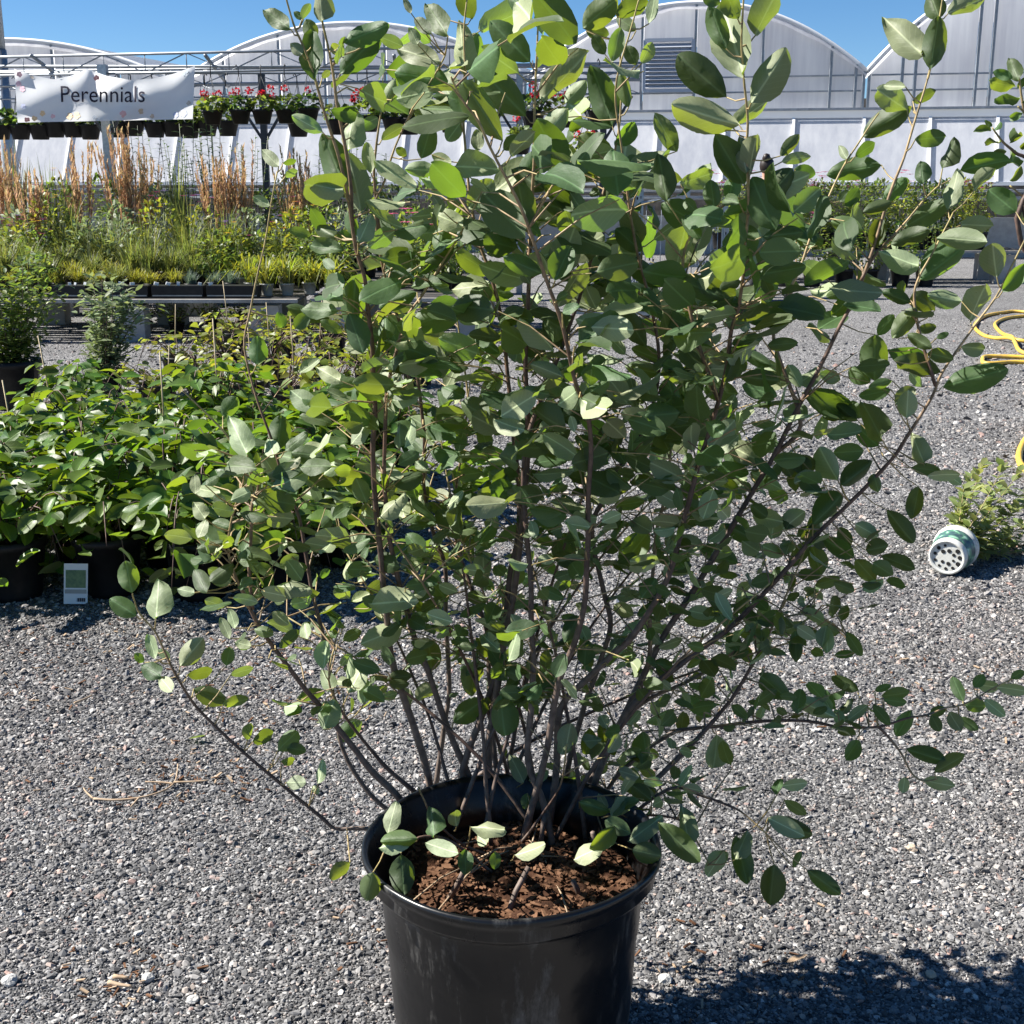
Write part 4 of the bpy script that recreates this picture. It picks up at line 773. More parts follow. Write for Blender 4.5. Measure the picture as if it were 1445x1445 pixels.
# ------------------------------------------------------------------ the big potted shrub in front
POT_Y, POT_Z, RIM_R = 1.925, .435, .248
def big_pot():
    t = thing('potted_shrub', 'large leafy shrub with many thin stems in a big scuffed black pot, in front', 'shrub', (0, POT_Y, 0))
    m = bpy.data.materials.new('scuffed_black'); m.use_nodes = True; nt = m.node_tree; L = nt.links.new; b = nt.nodes['Principled BSDF']; b.inputs['Roughness'].default_value = .3
    tc = nd(nt, 'ShaderNodeTexCoord'); mp = nd(nt, 'ShaderNodeMapping'); mp.inputs['Scale'].default_value = (9, 9, 2.2); L(tc.outputs['Object'], mp.inputs[0])
    n1 = nd(nt, 'ShaderNodeTexNoise', Scale=1.6, Detail=7., Roughness=.75); L(mp.outputs[0], n1.inputs['Vector'])
    n2 = nd(nt, 'ShaderNodeTexNoise', Scale=90., Detail=3.); L(tc.outputs['Object'], n2.inputs['Vector'])
    mr = nd(nt, 'ShaderNodeMapRange'); mr.inputs[1].default_value = .53; mr.inputs[2].default_value = .78; L(n1.outputs['Fac'], mr.inputs[0])
    mu = nd(nt, 'ShaderNodeMath', operation='MULTIPLY'); L(mr.outputs[0], mu.inputs[0]); L(n2.outputs['Fac'], mu.inputs[1])
    mx = nd(nt, 'ShaderNodeMix', data_type='RGBA'); mx.inputs[6].default_value = (.0055, .0055, .006, 1); mx.inputs[7].default_value = (.30, .29, .27, 1); L(mu.outputs[0], mx.inputs[0]); L(mx.outputs[2], b.inputs['Base Color'])
    rr = nd(nt, 'ShaderNodeMapRange'); rr.inputs[3].default_value = .16; rr.inputs[4].default_value = .46; L(n1.outputs['Fac'], rr.inputs[0]); L(rr.outputs[0], b.inputs['Roughness'])
    n3 = nd(nt, 'ShaderNodeTexNoise', Scale=5., Detail=4.); L(tc.outputs['Object'], n3.inputs['Vector']); bp = nd(nt, 'ShaderNodeBump', Strength=.35, Distance=.02); L(n3.outputs['Fac'], bp.inputs['Height']); L(bp.outputs[0], b.inputs['Normal'])
    MATS['scuffed_black'] = m
    def warp(th, z): return 1 + .010 * math.sin(2 * th + .6) + .006 * math.sin(5 * th + 1.2 + z * 6) + .012 * max(0, 1 - abs(th - 5.9) * 3) * (z > .3)
    mb = MB(); mb.lathe([(0, .0), (.188, .0), (.194, .012), (.199, .10), (.2015, .125), (.2025, .14), (.2055, .20), (.2095, .275), (.2125, .29), (.2125, .305), (.2145, .33), (.2175, .372), (.2225, .385)], 96, warp=warp); pot = mb.build('pot', 'scuffed_black', t)
    mb = MB(); mb.lathe([(.2225, .385), (.232, .389), (.238, .398), (.2365, .412), (.2425, .422), (.2475, .431), (.2460, .4385), (.2405, .4395), (.2345, .430), (.227, .412), (.2165, .392), (.212, .37), (.204, .25)], 96, warp=warp); mb.build('rim', 'scuffed_black', pot)
    random.seed(3); mb = MB(); n, k = 44, 16; P = []
    for j in range(k + 1):
        for i in range(n):
            r = .2085 * j / k; th = 2 * math.pi * i / n; x, y = r * math.cos(th), r * math.sin(th); P.append((x * warp(th, .3), y * warp(th, .3), .368 + .03 * noise.noise(V((x * 9, y * 9, 3))) + .014 * noise.noise(V((x * 40, y * 40, 1))) - .012 * j / k))
    mb.add(P, [(j * n + i, j * n + (i + 1) % n, (j + 1) * n + (i + 1) % n, (j + 1) * n + i) for j in range(k) for i in range(n)]); so = mb.build('soil', 'potting_soil', t)
    mb = MB()
    for _ in range(1500):
        th, r = ru(0, 6.28), .2 * math.sqrt(rnd()); x, y = r * math.cos(th), r * math.sin(th); z = .372 + .03 * noise.noise(V((x * 9, y * 9, 3))) - .012 * r / .22; s = ru(.002, .0065)
        mb.box((x, y, z), (s * ru(1, 3.2), s * ru(.6, 1.3), s * ru(.3, .8)), Matrix.Rotation(ru(0, 6.3), 3, 'Z') @ Matrix.Rotation(ru(-.6, .6), 3, 'X'))
    mb.build('bark_mulch', 'bark_chip', so, smooth=False, kind='stuff')
    return t
SHRUB = big_pot(); SO = -V(SHRUB.location)

# stems: photo track of each stem, lean of its tip towards (-) or away from (+) the camera, base radius (mm)
STEMS = [
 ((560, 1172, 510, 1169, 473, 1169, 451, 1151, 377, 1089, 314, 1034, 277, 997, 250, 955, 232, 920, 217, 890, 197, 866, 187, 838), .0, 4.6),
 ((592, 1172, 560, 1124, 525, 1089, 497, 1052, 451, 995, 426, 967, 389, 917, 359, 870, 344, 839, 329, 804, 322, 772, 329, 727, 342, 685), -.05, 9),
 ((356, 860, 352, 800, 355, 740, 357, 709, 364, 685, 349, 657, 329, 627, 314, 607, 280, 572, 256, 550), .0, 3.2),
 ((570, 1160, 522, 1120, 482, 1052, 462, 925, 439, 829, 424, 734, 404, 690, 387, 632, 364, 567, 345, 493, 352, 440, 372, 349, 391, 243), .12, 5),
 ((612, 1140, 599, 1072, 580, 1014, 560, 955, 550, 912, 545, 871, 540, 809, 535, 754, 530, 709, 526, 642, 529, 585, 528, 550, 524, 477, 518, 429, 514, 390, 503, 349, 495, 301, 480, 230, 466, 185, 451, 135, 440, 100, 428, 66, 414, 33, 402, -10), -.25, 9),
 ((498, 320, 494, 260, 488, 215, 476, 145, 470, 104, 462, 62, 450, 10, 440, -40), -.04, 3.4),
 ((615, 1110, 627, 1024, 634, 965, 629, 885, 629, 859, 630, 821, 627, 792, 614, 757, 604, 722, 597, 682, 599, 622, 595, 575, 586, 519, 576, 488, 557, 436, 538, 363, 530, 290, 541, 260, 557, 208, 584, 154, 610, 110, 628, 78), -.15, 6),
 ((536, 330, 528, 250, 530, 214, 536, 172, 541, 145), -.02, 2.6),
 ((684, 1149, 657, 1084, 629, 1019, 605, 950, 585, 901, 565, 830, 550, 760, 543, 690, 543, 610, 548, 540, 572, 454, 595, 417, 620, 378, 655, 319, 684, 262), -.1, 8.5),
 ((652, 1154, 650, 1105, 657, 1072, 677, 1019, 700, 950, 712, 880, 720, 809, 731, 750, 731, 680, 724, 610, 718, 540, 706, 440, 690, 380, 676, 340, 662, 270, 655, 190, 656, 104, 655, 35, 661, -20), .1, 9.5),
 ((690, 1150, 689, 1059, 697, 1000, 712, 900, 725, 840, 735, 760, 742, 680, 745, 600, 742, 520, 744, 440, 747, 380, 750, 320, 753, 249, 755, 187, 756, 135, 758, 60, 763, -20), -.12, 9.5),
 ((736, 1190, 756, 1122, 769, 1072, 778, 1015, 790, 960, 812, 900, 825, 846, 829, 772, 831, 700, 833, 640, 828, 580, 812, 540, 794, 463, 769, 390, 746, 322, 721, 266, 692, 208, 675, 172, 652, 141, 636, 108), -.28, 8.5),
 ((779, 1195, 768, 1135, 745, 1075, 749, 1000, 752, 935, 750, 880, 748, 800, 742, 740, 740, 640, 765, 560, 790, 500, 800, 471, 816, 425, 833, 371, 841, 334, 850, 280, 864, 232, 874, 180, 878, 110, 874, 40, 880, -20), .12, 8),
 ((795, 1134, 802, 1084, 820, 1010, 842, 947, 862, 885, 850, 830, 835, 745, 855, 700, 880, 652, 907, 610, 925, 560, 930, 500, 920, 440, 905, 380, 893, 320, 885, 260, 878, 205, 868, 130, 885, 60, 905, -10), -.12, 7),
 ((775, 1170, 785, 1080, 792, 1000, 830, 957, 862, 925, 895, 895, 934, 832, 949, 797, 962, 747, 972, 709, 984, 660, 999, 617, 1014, 566, 1024, 525, 1033, 467, 1043, 436, 1048, 394, 1051, 351, 1056, 286, 1054, 208, 1055, 166, 1050, 110, 1047, 50, 1050, -20), -.3, 8.5),
 ((815, 1150, 832, 1104, 862, 1047, 892, 985, 934, 902, 974, 841, 1012, 777, 1039, 732, 1069, 682, 1094, 640, 1124, 580, 1149, 533, 1182, 467, 1199, 434, 1220, 385, 1245, 310, 1263, 255, 1278, 214, 1299, 145, 1312, 100, 1326, 27, 1332, -20), .1, 9),
 ((1215, 396, 1232, 363, 1261, 332, 1280, 311, 1303, 284, 1325, 262), .05, 3),
 ((825, 1160, 845, 1090, 880, 1012, 919, 972, 954, 942, 1022, 892, 1060, 856, 1115, 797, 1147, 759, 1200, 709, 1254, 652, 1277, 620, 1314, 562, 1330, 525, 1373, 463, 1413, 407, 1444, 342, 1478, 275), .0, 8.5),
 ((850, 1170, 932, 1094, 984, 1042, 1019, 1002, 1042, 972, 1079, 905, 1101, 860, 1122, 809, 1136, 775), .06, 6.5),
 ((840, 1140, 880, 1085, 942, 1037, 969, 1029, 1017, 1024, 1079, 1018, 1139, 1018, 1185, 1026, 1239, 1026, 1279, 1014, 1309, 1009, 1334, 999, 1359, 994, 1400, 972, 1436, 955), .0, 4.5),
 ((1241, 1027, 1262, 1050, 1274, 1067, 1287, 1092, 1304, 1102, 1325, 1098), -.02, 2.2),
 ((855, 1180, 942, 1114, 992, 1124, 1034, 1139, 1054, 1151, 1081, 1176), -.12, 3.6),
 ((625, 1150, 575, 1109, 537, 1074, 505, 1035, 480, 1000, 464, 960, 472, 915), -.05, 6),
 ((705, 1140, 694, 1022, 690, 950, 687, 891, 672, 846, 657, 804, 644, 770, 642, 700, 650, 640, 660, 560, 650, 480, 640, 420), .15, 6.5),
 ((1014, 566, 990, 500, 975, 440, 962, 380, 975, 330, 1008, 300, 1020, 268), .0, 4),
 ((900, 985, 915, 930, 918, 850, 925, 760, 940, 690, 950, 610, 965, 540, 985, 470, 1000, 400), .18, 5),
 ((1094, 640, 1130, 600, 1105, 520, 1092, 470, 1110, 420, 1128, 380, 1150, 320, 1185, 245, 1215, 195, 1240, 160), .1, 4.5),
 ((1320, 545, 1297, 470, 1290, 420, 1298, 390, 1320, 350, 1345, 300), .08, 3),
 ((880, 1012, 920, 985, 975, 960, 1030, 925, 1100, 875, 1150, 868, 1190, 892, 1215, 925), .08, 3.8),
 ((700, 1235, 640, 1190, 600, 1180, 575, 1190, 545, 1195), -.05, 2.6),
 ((720, 1215, 660, 1195, 615, 1160, 600, 1130, 590, 1110), -.03, 2.4),
 ((830, 1190, 880, 1160, 920, 1150, 965, 1160, 985, 1190, 1000, 1220), -.08, 2.8),
 ((730, 1195, 765, 1150, 790, 1110, 800, 1050), -.08, 2.4),
]
random.seed(5)
for k in range(12):        # further thin stems between the ones picked out above
    bx, by = ru(640, 830), ru(1115, 1200); tx = 390 + 72 * k + ru(-25, 25); ty = ru(520, 760) + abs(tx - 760) * .35
    b2 = (bx + (tx - bx) * .22, by - (by - ty) * .34); b3 = (bx + (tx - bx) * .58, by - (by - ty) * .7); STEMS.append(((bx, by, *b2, *b3, tx, ty), ru(-.2, .25), ru(4.5, 5.6)))
TRACK = []; SPARTS = []
for si, (flat, dy, r0) in enumerate(STEMS):
    pix = [(flat[i], flat[i + 1]) for i in range(0, len(flat), 2)]
    p0 = pix[0]
    if r0 >= 4.5 and p0[1] > 1050 or p0[1] > 1130: y0 = at_z(p0[0], p0[1], .355).y
    else:
        best = min(((abs(q[0] - p0[0]) + abs(q[1] - p0[1]), q[2].y) for tr in TRACK for q in tr['s']), key=lambda e: e[0]); y0 = best[1]
    if si == 3: y0 = at_z(575, 1150, .355).y
    tot = sum(math.dist(a, b) for a, b in zip(pix, pix[1:])); acc = 0; P = []
    for i, p in enumerate(pix):
        if i: acc += math.dist(pix[i - 1], p)
        P.append(at(p[0], p[1], y0 + dy * (acc / tot) ** 1.2))
    S = smooth_path(P, 4); n = len(S); rad = []; age = []
    base_age = .0 if p0[1] > 1050 else .6
    for i, s in enumerate(S):
        f = i / (n - 1); r = r0 / 1000 * .66 * (1 - f) ** 1.15 + .0013; rad.append(r * (1 + .12 * noise.noise(s * 30))); age.append(min(1, base_age + (1 - base_age) * f))
        if i and n - 1 > i: S[i] = s + V((noise.noise(s * 14), noise.noise(s * 14 + V((5, 5, 5))) , 0)) * .0022
    m = MB(); m.tube([s + SO for s in S], rad, 7, age); SPARTS.append(m)
    TRACK.append(dict(s=[(*proj(s)[:2], s) for s in S], r=rad, age=age))

# leaves seen one by one: photo window, then base, tip, width (in the window's own scale) and how the light takes it
LV = {
(360, 0, 4.817): "410 550 375 205 160 L;240 195 65 70 100 L;455 145 450 -60 140 L;320 370 250 300 90 L;400 270 350 130 110 D;320 130 370 20 60 T;330 130 265 80 50 D;580 500 860 215 190 M;600 290 910 170 120 M;850 250 1000 310 90 T;570 370 515 290 70 T;455 530 510 480 50 T;1260 420 970 335 130 L;1310 240 1165 30 130 L;1200 230 1085 120 90 L;1060 90 1020 0 40 L;1105 300 1060 200 80 L;1190 290 1110 220 70 T;1130 600 1090 460 120 L;880 710 960 540 90 M;960 630 1070 610 60 T;1410 825 1240 480 190 L;1350 740 1085 715 70 L;1400 830 1090 780 90 T;1400 830 1300 960 130 D;860 950 1010 840 80 T;1030 1060 960 1010 70 D;1130 1080 1200 850 130 M;1230 1160 1020 1150 110 D;1200 1050 1340 1120 80 D;630 1030 660 740 150 L;700 760 530 770 110 T;700 870 830 790 90 T;460 900 260 790 100 M;620 1300 450 900 210 M;720 1440 650 1050 170 D;600 1290 370 1270 110 L;790 1180 770 980 60 L;160 1130 55 1025 60 L;190 1110 290 1100 35 T;205 1200 290 1160 55 T;100 1400 0 1350 70 L;1380 1260 1150 1240 90 L;1370 1330 1270 1200 90 L;800 1430 830 1330 70 T;1280 1440 1210 1330 70 L",
(640, 0, 4.817): "120 130 80 -60 170 T;520 420 245 140 190 M;180 210 540 20 160 T;520 100 370 -30 110 L;70 500 60 170 90 L;90 480 160 240 150 D;490 790 150 430 200 D;330 960 110 600 150 D;440 500 200 330 130 T;610 240 680 -20 130 L;570 460 610 380 80 T;600 680 920 370 190 T;880 190 1100 0 180 M;1100 90 1330 20 140 T;1240 210 1100 100 90 D;1330 160 1390 -20 80 L;1240 440 1180 310 100 D;1280 430 1340 290 90 T;1080 420 1130 200 110 D;900 210 1050 230 100 D;1030 370 950 240 90 D;1080 860 950 470 200 M;1190 730 1150 510 90 D;780 740 580 960 150 M;870 790 800 900 80 T;760 700 900 560 120 D;390 1060 550 890 110 T;340 1020 440 920 90 D;1100 980 1250 840 120 D;830 1090 1080 1000 120 T;1150 1130 1290 1110 170 T;640 1010 740 960 80 L;610 1100 760 1110 100 L;940 1210 770 1090 90 D;0 1130 290 1140 180 L;100 1420 270 1220 160 M;170 1030 170 890 90 L;620 1290 380 1140 140 D;495 1540 440 1240 180 M;860 1440 620 1250 140 D;880 1440 770 1280 100 L;1040 1360 1170 1180 120 D;1000 1320 920 1300 80 L",
(900, 0, 4.817): "260 1030 125 785 110 D;200 1370 130 1030 130 M;290 1250 510 1170 130 T;600 660 280 380 230 D;690 850 195 710 190 D;480 840 380 885 70 T;640 860 870 680 110 T;720 520 590 50 200 L;600 330 490 30 130 D;560 20 440 -20 100 D;800 240 920 -40 180 T;680 130 600 -40 160 D;770 700 1010 360 220 M;720 1250 540 920 200 D;740 1180 690 930 120 D;760 1190 790 900 110 T;520 1420 500 1220 120 D;620 1370 640 1200 180 D;830 1410 1060 1140 200 D;970 1060 1100 920 70 D;980 1100 1160 1050 80 T;1060 1150 1210 1190 100 D;1060 1440 1230 1290 150 D;690 1380 560 1340 90 L;400 1440 290 1330 80 L;760 1340 840 1270 100 T",
(1145, 0, 4.817): "750 370 500 130 210 L;810 470 860 140 160 D;870 130 800 -60 190 D;930 90 1190 -10 130 T;650 750 460 620 170 T;640 590 500 590 60 L;680 720 360 925 110 D;690 690 860 640 80 T;300 1060 430 980 100 T;475 1120 125 1180 105 D;240 1080 190 990 50 L;705 950 905 930 120 T;760 1250 740 1090 130 D;890 1150 980 960 110 L;490 1370 640 1220 110 D;1010 1160 1330 1080 90 D;930 1430 1000 1160 120 L;1110 1290 1230 1140 100 T;1390 1440 1200 1290 200 D;230 1400 330 1290 100 T;190 1370 250 1300 70 D;350 1440 540 1380 90 D",
(360, 280, 4.817): "480 240 390 80 50 T;540 260 370 150 110 L;380 250 230 210 70 D;600 350 360 310 85 L;560 230 660 290 80 D;680 260 640 80 90 D;700 300 800 120 130 L;770 330 950 220 150 T;880 430 1090 400 170 D;900 560 1080 500 150 D;600 560 460 600 100 L;680 540 660 930 130 D;560 760 310 750 100 L;370 780 270 890 100 D;220 800 280 740 40 T;190 880 160 780 90 T;590 910 450 830 80 D;770 1030 610 1020 70 L;820 1270 810 1000 90 D;10 1130 20 940 180 D;580 1240 420 1150 110 L;720 1240 510 1300 60 D;540 480 450 400 60 L;1100 640 840 740 100 D;1050 870 1400 760 200 D;1350 1020 1120 900 110 D;1160 1240 1360 1110 100 T;1250 370 1270 160 130 D;1420 190 1200 100 150 L;1060 1010 940 990 60 L;930 1370 1110 1350 110 L",
(640, 280, 4.817): "450 280 270 20 170 D;870 110 620 40 80 L;790 170 620 150 80 D;690 560 790 310 170 M;600 510 340 400 130 D;520 580 470 500 110 T;230 220 340 240 70 T;430 260 280 400 130 D;290 610 440 510 120 M;40 690 200 490 110 D;150 640 400 660 90 D;960 340 1090 330 70 T;1000 760 1130 660 120 D;970 750 890 600 110 D;840 990 1140 820 130 L;620 900 270 930 120 L;350 870 480 790 100 L;220 830 40 830 70 L;0 1050 270 950 120 D;700 690 790 650 60 T;740 780 850 720 80 L;1280 360 1100 200 130 D;1180 430 980 400 90 D;1430 600 1190 380 130 D;1390 800 1260 580 110 M;1310 1010 1150 760 150 D;1250 1440 1220 1230 60 L;870 1360 1050 1220 90 M;650 1330 470 1310 80 L;200 1390 340 1190 120 T;110 1250 260 1150 90 M;740 1210 520 1120 110 D;520 1110 620 960 100 T;1220 1410 960 1350 90 T;1410 1100 1190 1020 90 D;1390 1190 1130 1130 70 D;1170 1060 1080 960 80 L",
(900, 280, 4.817): "720 330 750 80 200 T;710 370 490 420 140 T;800 520 1130 470 120 D;850 540 910 660 80 D;1000 570 1110 620 70 D;850 260 1110 230 90 D;1280 540 1120 440 130 T;590 680 260 540 150 D;700 560 560 620 90 D;750 840 1130 750 150 M;300 130 420 260 80 L;110 280 270 150 90 T;880 1000 1090 980 70 D;640 990 880 960 80 D;910 1140 720 1030 90 D;180 1090 390 870 70 T;350 1060 470 890 120 L;310 1160 550 1080 90 D;610 1120 450 1030 90 T;590 1250 680 1050 90 D;330 1270 180 1110 150 T;470 1250 560 1240 100 L;690 1210 950 1240 110 D;1240 1190 1360 1220 90 T;1440 620 1280 670 50 D;1020 1130 1110 1280 90 D;1120 1320 1500 1480 110 D;420 720 130 930 150 D",
(1145, 280, 4.817): "680 710 480 640 80 D;610 660 620 560 60 D;840 760 700 680 140 T;1020 700 790 660 130 D;1080 830 1170 580 190 T;1260 535 1220 290 200 D;740 550 1070 340 210 D;850 270 1190 290 140 D;730 460 480 380 160 L;1300 630 1450 460 110 D;1020 180 1220 180 120 T;540 310 790 220 90 D;640 190 920 30 110 D;420 350 470 120 110 D;550 950 720 750 130 D;450 930 560 800 90 D;715 900 850 870 70 D;820 1020 650 920 90 D;790 1050 960 1090 100 D;850 950 930 915 45 D;430 1240 430 930 190 D;400 1250 260 1130 120 D;520 1040 790 1100 90 T;570 1110 850 1170 70 T;670 1180 745 1280 70 T;1020 1010 1160 1010 110 T;890 1280 1300 1160 110 D;570 1400 700 1290 150 M;550 1240 400 1290 70 D;540 1300 330 1350 60 D;55 1190 180 1210 90 T;350 220 130 160 120 D;330 590 95 670 60 D;340 610 140 800 100 D;385 640 390 750 70 D",
(140, 560, 4.014): "185 1110 150 925 120 M;210 1240 55 1140 110 M;320 1255 350 1040 140 L;700 110 790 0 120 D;840 330 740 110 110 L;1010 300 1030 100 130 D;1050 310 1180 200 70 L;1270 290 1150 300 80 L;1000 450 930 330 130 D;820 440 740 390 80 L;820 450 920 415 65 T;1150 430 1360 500 90 T;1050 600 930 500 90 T;960 600 870 560 90 L;545 550 545 440 60 L;600 500 670 440 50 L;720 600 640 560 60 D;600 690 540 600 110 L;560 800 610 700 90 L;550 860 690 810 70 L;830 690 780 760 90 T;990 680 880 760 100 D;1050 800 940 790 80 T;870 880 1060 830 50 T;790 930 850 780 60 L;650 1060 740 1010 60 T;610 1110 520 955 50 L;540 1110 445 1090 60 L;710 1190 600 1150 70 D;990 1000 880 950 70 D;1060 990 1175 960 80 D;990 1070 1180 1080 70 L;925 1130 810 1100 65 D;770 1310 750 1210 60 L;740 1370 700 1260 50 L;980 1220 1075 1290 70 D;860 1410 780 1400 60 L;310 1440 290 1350 60 L;1340 690 1330 570 60 L;1350 670 1440 640 55 T;1270 440 1370 360 70 L",
(480, 560, 4.014): "640 240 590 40 100 L;740 150 860 20 110 T;80 650 -10 640 60 T;215 690 360 540 90 L;150 600 90 460 100 M;360 450 215 430 50 L;490 420 430 370 80 L;680 560 700 370 160 D;780 530 690 480 100 D;610 620 710 540 50 L;680 780 650 610 90 T;900 570 1010 500 90 T;1030 430 1150 470 70 L;990 270 1110 200 110 M;1080 700 1110 800 60 L;810 870 815 1100 100 T;1270 950 1260 770 120 D;1120 910 1210 930 60 D;370 1070 520 1050 75 M;590 1120 480 970 80 D;470 1230 580 1160 90 D;150 1110 240 1040 80 T;440 1150 170 1180 150 L;80 1200 215 1180 60 T;970 1190 1080 1160 50 D;1270 1390 1360 1240 90 D;790 1350 900 1420 80 L;100 830 70 760 60 L;40 1040 60 930 70 L;100 1050 190 980 80 L;60 270 170 150 90 L;340 290 330 140 90 L;540 110 490 50 60 L;1330 200 1310 110 50 L;880 310 780 270 40 L;700 350 960 340 60 T;1130 200 1270 100 80 T;1000 1070 1010 950 90 D",
(800, 560, 4.014): "850 560 720 540 90 T;850 470 990 570 90 D;700 400 840 440 80 T;870 400 1030 490 80 D;1040 430 1210 520 90 D;960 380 890 280 100 D;1040 610 1130 680 80 D;1240 750 1310 640 110 D;890 720 1080 810 80 D;750 860 980 970 90 D;310 960 460 760 150 D;420 1140 510 1030 100 D;1170 1030 1045 1060 80 D;440 590 260 620 70 M;650 590 820 690 60 D;840 1190 910 1290 70 D;1080 1270 980 1190 60 D;660 1260 820 1280 50 D;480 1380 450 1290 60 L;1090 1340 980 1340 70 D;970 1440 910 1330 80 D;310 840 170 840 90 D;40 900 0 770 100 D;1290 480 1440 450 70 D;1380 420 1310 330 70 D;840 1140 940 1090 50 T;760 1100 830 1050 45 D",
(1060, 560, 4.014): "740 240 640 40 150 L;880 120 890 -40 140 M;600 130 440 20 90 D;490 470 370 280 140 D;720 280 600 170 120 D;510 500 720 360 80 D;390 440 230 480 70 D;330 430 270 340 70 D;230 450 180 370 70 D;980 380 900 190 100 L;910 400 1070 420 60 D;1000 450 1160 420 40 T;1110 440 1185 490 60 D;950 510 915 695 95 D;770 640 905 825 80 D;720 540 700 430 130 D;590 720 715 790 90 D;580 910 410 800 100 D;560 850 500 740 80 D;650 870 790 850 110 D;590 920 700 1040 100 D;690 940 810 1020 100 T;740 900 920 980 60 D;400 1010 340 850 110 D;230 960 330 820 90 D;350 720 530 570 130 D;180 750 300 640 130 D;360 1070 500 1020 70 D;200 1150 270 1110 60 L;510 1270 545 1180 60 D;370 1220 300 1190 70 D;130 1010 5 1060 75 D;400 1420 430 1300 75 L;540 1330 610 1440 50 D;260 1300 390 1360 40 D",
(140, 860, 4.014): "460 320 590 160 120 M;500 370 660 360 55 T;535 450 720 510 110 D;700 540 850 510 60 T;720 320 740 210 75 M;745 370 870 330 55 T;320 280 290 150 55 L;350 380 240 310 110 L;340 380 430 480 60 L;400 280 330 220 50 D;250 300 205 250 60 D;780 210 860 200 60 D;840 740 860 650 80 T;870 750 990 700 80 T;1010 800 1110 690 120 D;1060 780 1170 800 70 D;1030 860 1115 860 50 T;1060 980 1170 980 90 L;1240 990 1280 860 50 L;1210 1000 1250 1050 40 L;1045 570 1145 570 100 L;1120 510 1280 470 60 T;1270 680 1330 510 150 M;1360 750 1440 640 90 D;1270 340 1300 190 90 L;1320 460 1270 350 90 L;1410 400 1440 280 50 L;1370 320 1420 240 80 T",
(450, 860, 4.014): "470 100 240 200 140 M;640 350 620 150 160 D;165 480 280 270 100 L;260 530 250 390 110 L;360 500 440 470 60 T;300 470 385 430 50 T;555 520 670 420 90 T;520 540 490 450 70 L;905 300 850 480 140 T;1030 240 920 140 90 L;980 280 1060 330 70 L;760 640 930 510 130 D;910 600 960 500 90 T;1030 480 1040 710 160 M;1150 440 1250 610 90 T;1060 440 1150 390 70 D;1320 430 1270 250 70 D;1400 800 1420 640 120 D;1060 830 1020 770 50 D;1160 980 1090 830 60 L;1190 970 1300 910 60 T;1180 1040 1170 1130 70 D;390 1270 440 1090 95 L;650 1290 640 1130 110 L;780 1230 760 1130 100 T;860 1230 1040 1240 80 L;900 1280 960 1340 70 L;560 1300 340 1320 100 D;790 1380 620 1340 50 L;830 1360 830 1500 90 D;1000 1370 1000 1470 70 D;1110 1390 1310 1350 40 L;110 740 240 630 100 T",
(440, 965, 2.779): "350 670 360 820 100 M;240 740 210 855 85 D;150 700 80 770 60 T;390 600 270 650 70 L",
(780, 860, 4.014): "110 650 50 820 130 D;210 670 190 830 90 D;270 640 350 830 80 D;510 690 550 870 110 D;930 710 920 910 150 D;530 640 670 550 70 T;620 1170 430 1320 100 L;730 1110 780 1340 70 L;600 1210 820 1420 100 M;560 1080 460 1000 110 D;450 1070 330 1170 100 T;150 1090 330 1140 90 D;850 1030 730 1000 60 T;710 1010 800 890 50 L;1030 1420 1110 1260 110 L;870 1440 990 1370 80 T;350 1230 220 1370 100 D;280 1340 120 1420 110 L;450 1360 620 1400 130 D;1140 540 1270 450 70 D;1170 370 1360 530 60 D;1270 1050 1280 940 60 L;1300 1000 1440 980 70 T;1220 1180 1420 1280 50 D;730 490 900 620 60 D;570 300 680 330 110 D;180 320 190 170 110 D;80 190 120 40 80 D;1380 300 1370 130 65 M;1020 290 1010 140 75 D;1110 300 1080 200 80 D;760 330 870 280 50 T",
(1085, 860, 4.014): "510 460 355 385 40 D;560 540 450 630 45 D;590 540 680 650 55 D;650 510 780 530 45 D;640 490 810 480 30 T;600 460 690 430 35 D;810 570 725 720 90 D;910 590 1000 560 60 D;920 600 970 690 70 D;1020 580 1080 680 90 D;1080 610 1180 680 60 D;1110 540 1230 560 80 D;1220 510 1330 600 70 D;1100 520 1040 380 70 D;1160 440 1220 370 70 D;1180 430 1290 430 70 T;1290 440 1445 450 60 T;1370 390 1445 350 50 D;510 740 420 860 90 D;770 950 760 1040 110 D;780 790 980 860 60 D;940 920 1120 830 70 T;880 970 1045 1000 80 T;170 520 365 600 70 D;240 520 340 495 40 D;150 290 150 120 65 M;330 250 330 100 75 L;240 230 300 250 60 L;440 130 525 260 45 D;370 260 480 250 30 D;90 1080 210 1170 35 D;0 1190 240 1270 60 D",
(860, 900, 2.47): "575 790 555 935 90 D;440 690 480 850 65 D;690 810 800 890 50 D;640 800 680 750 25 T;400 740 340 830 60 T",
}
random.seed(11)
UNIT = []
for v in range(14):
    m = MB(); m.leaf((0, 0, 0), (0, 1, 0), (0, 0, 1), 1, 1, a=0., fold=(.06, .14, .24, .34, .46, .18, .28)[v % 7] * (1 if v < 7 else -1), droop=(.03, .12, .25, .06, .18, .32, -.08)[(v * 3) % 7], lo=False, curl=ru(.4, 1.6)); m.a = [0.] * len(m.v); UNIT.append(m.mesh('leaf', 'shrub_leaf'))
LEAVES = []
allpts = [(q[0], q[1], q[2], k, i) for k, tr in enumerate(TRACK) for i, q in enumerate(tr['s'])]
def petiole(p, target, k):
    m = SPARTS[k]; mid = p.lerp(target, .5) + V((0, 0, -.004)); m.tube([target + SO, mid + SO, p + SO], [.0016, .0012, .0010], 4, [.82, .9, .95], cap=False)
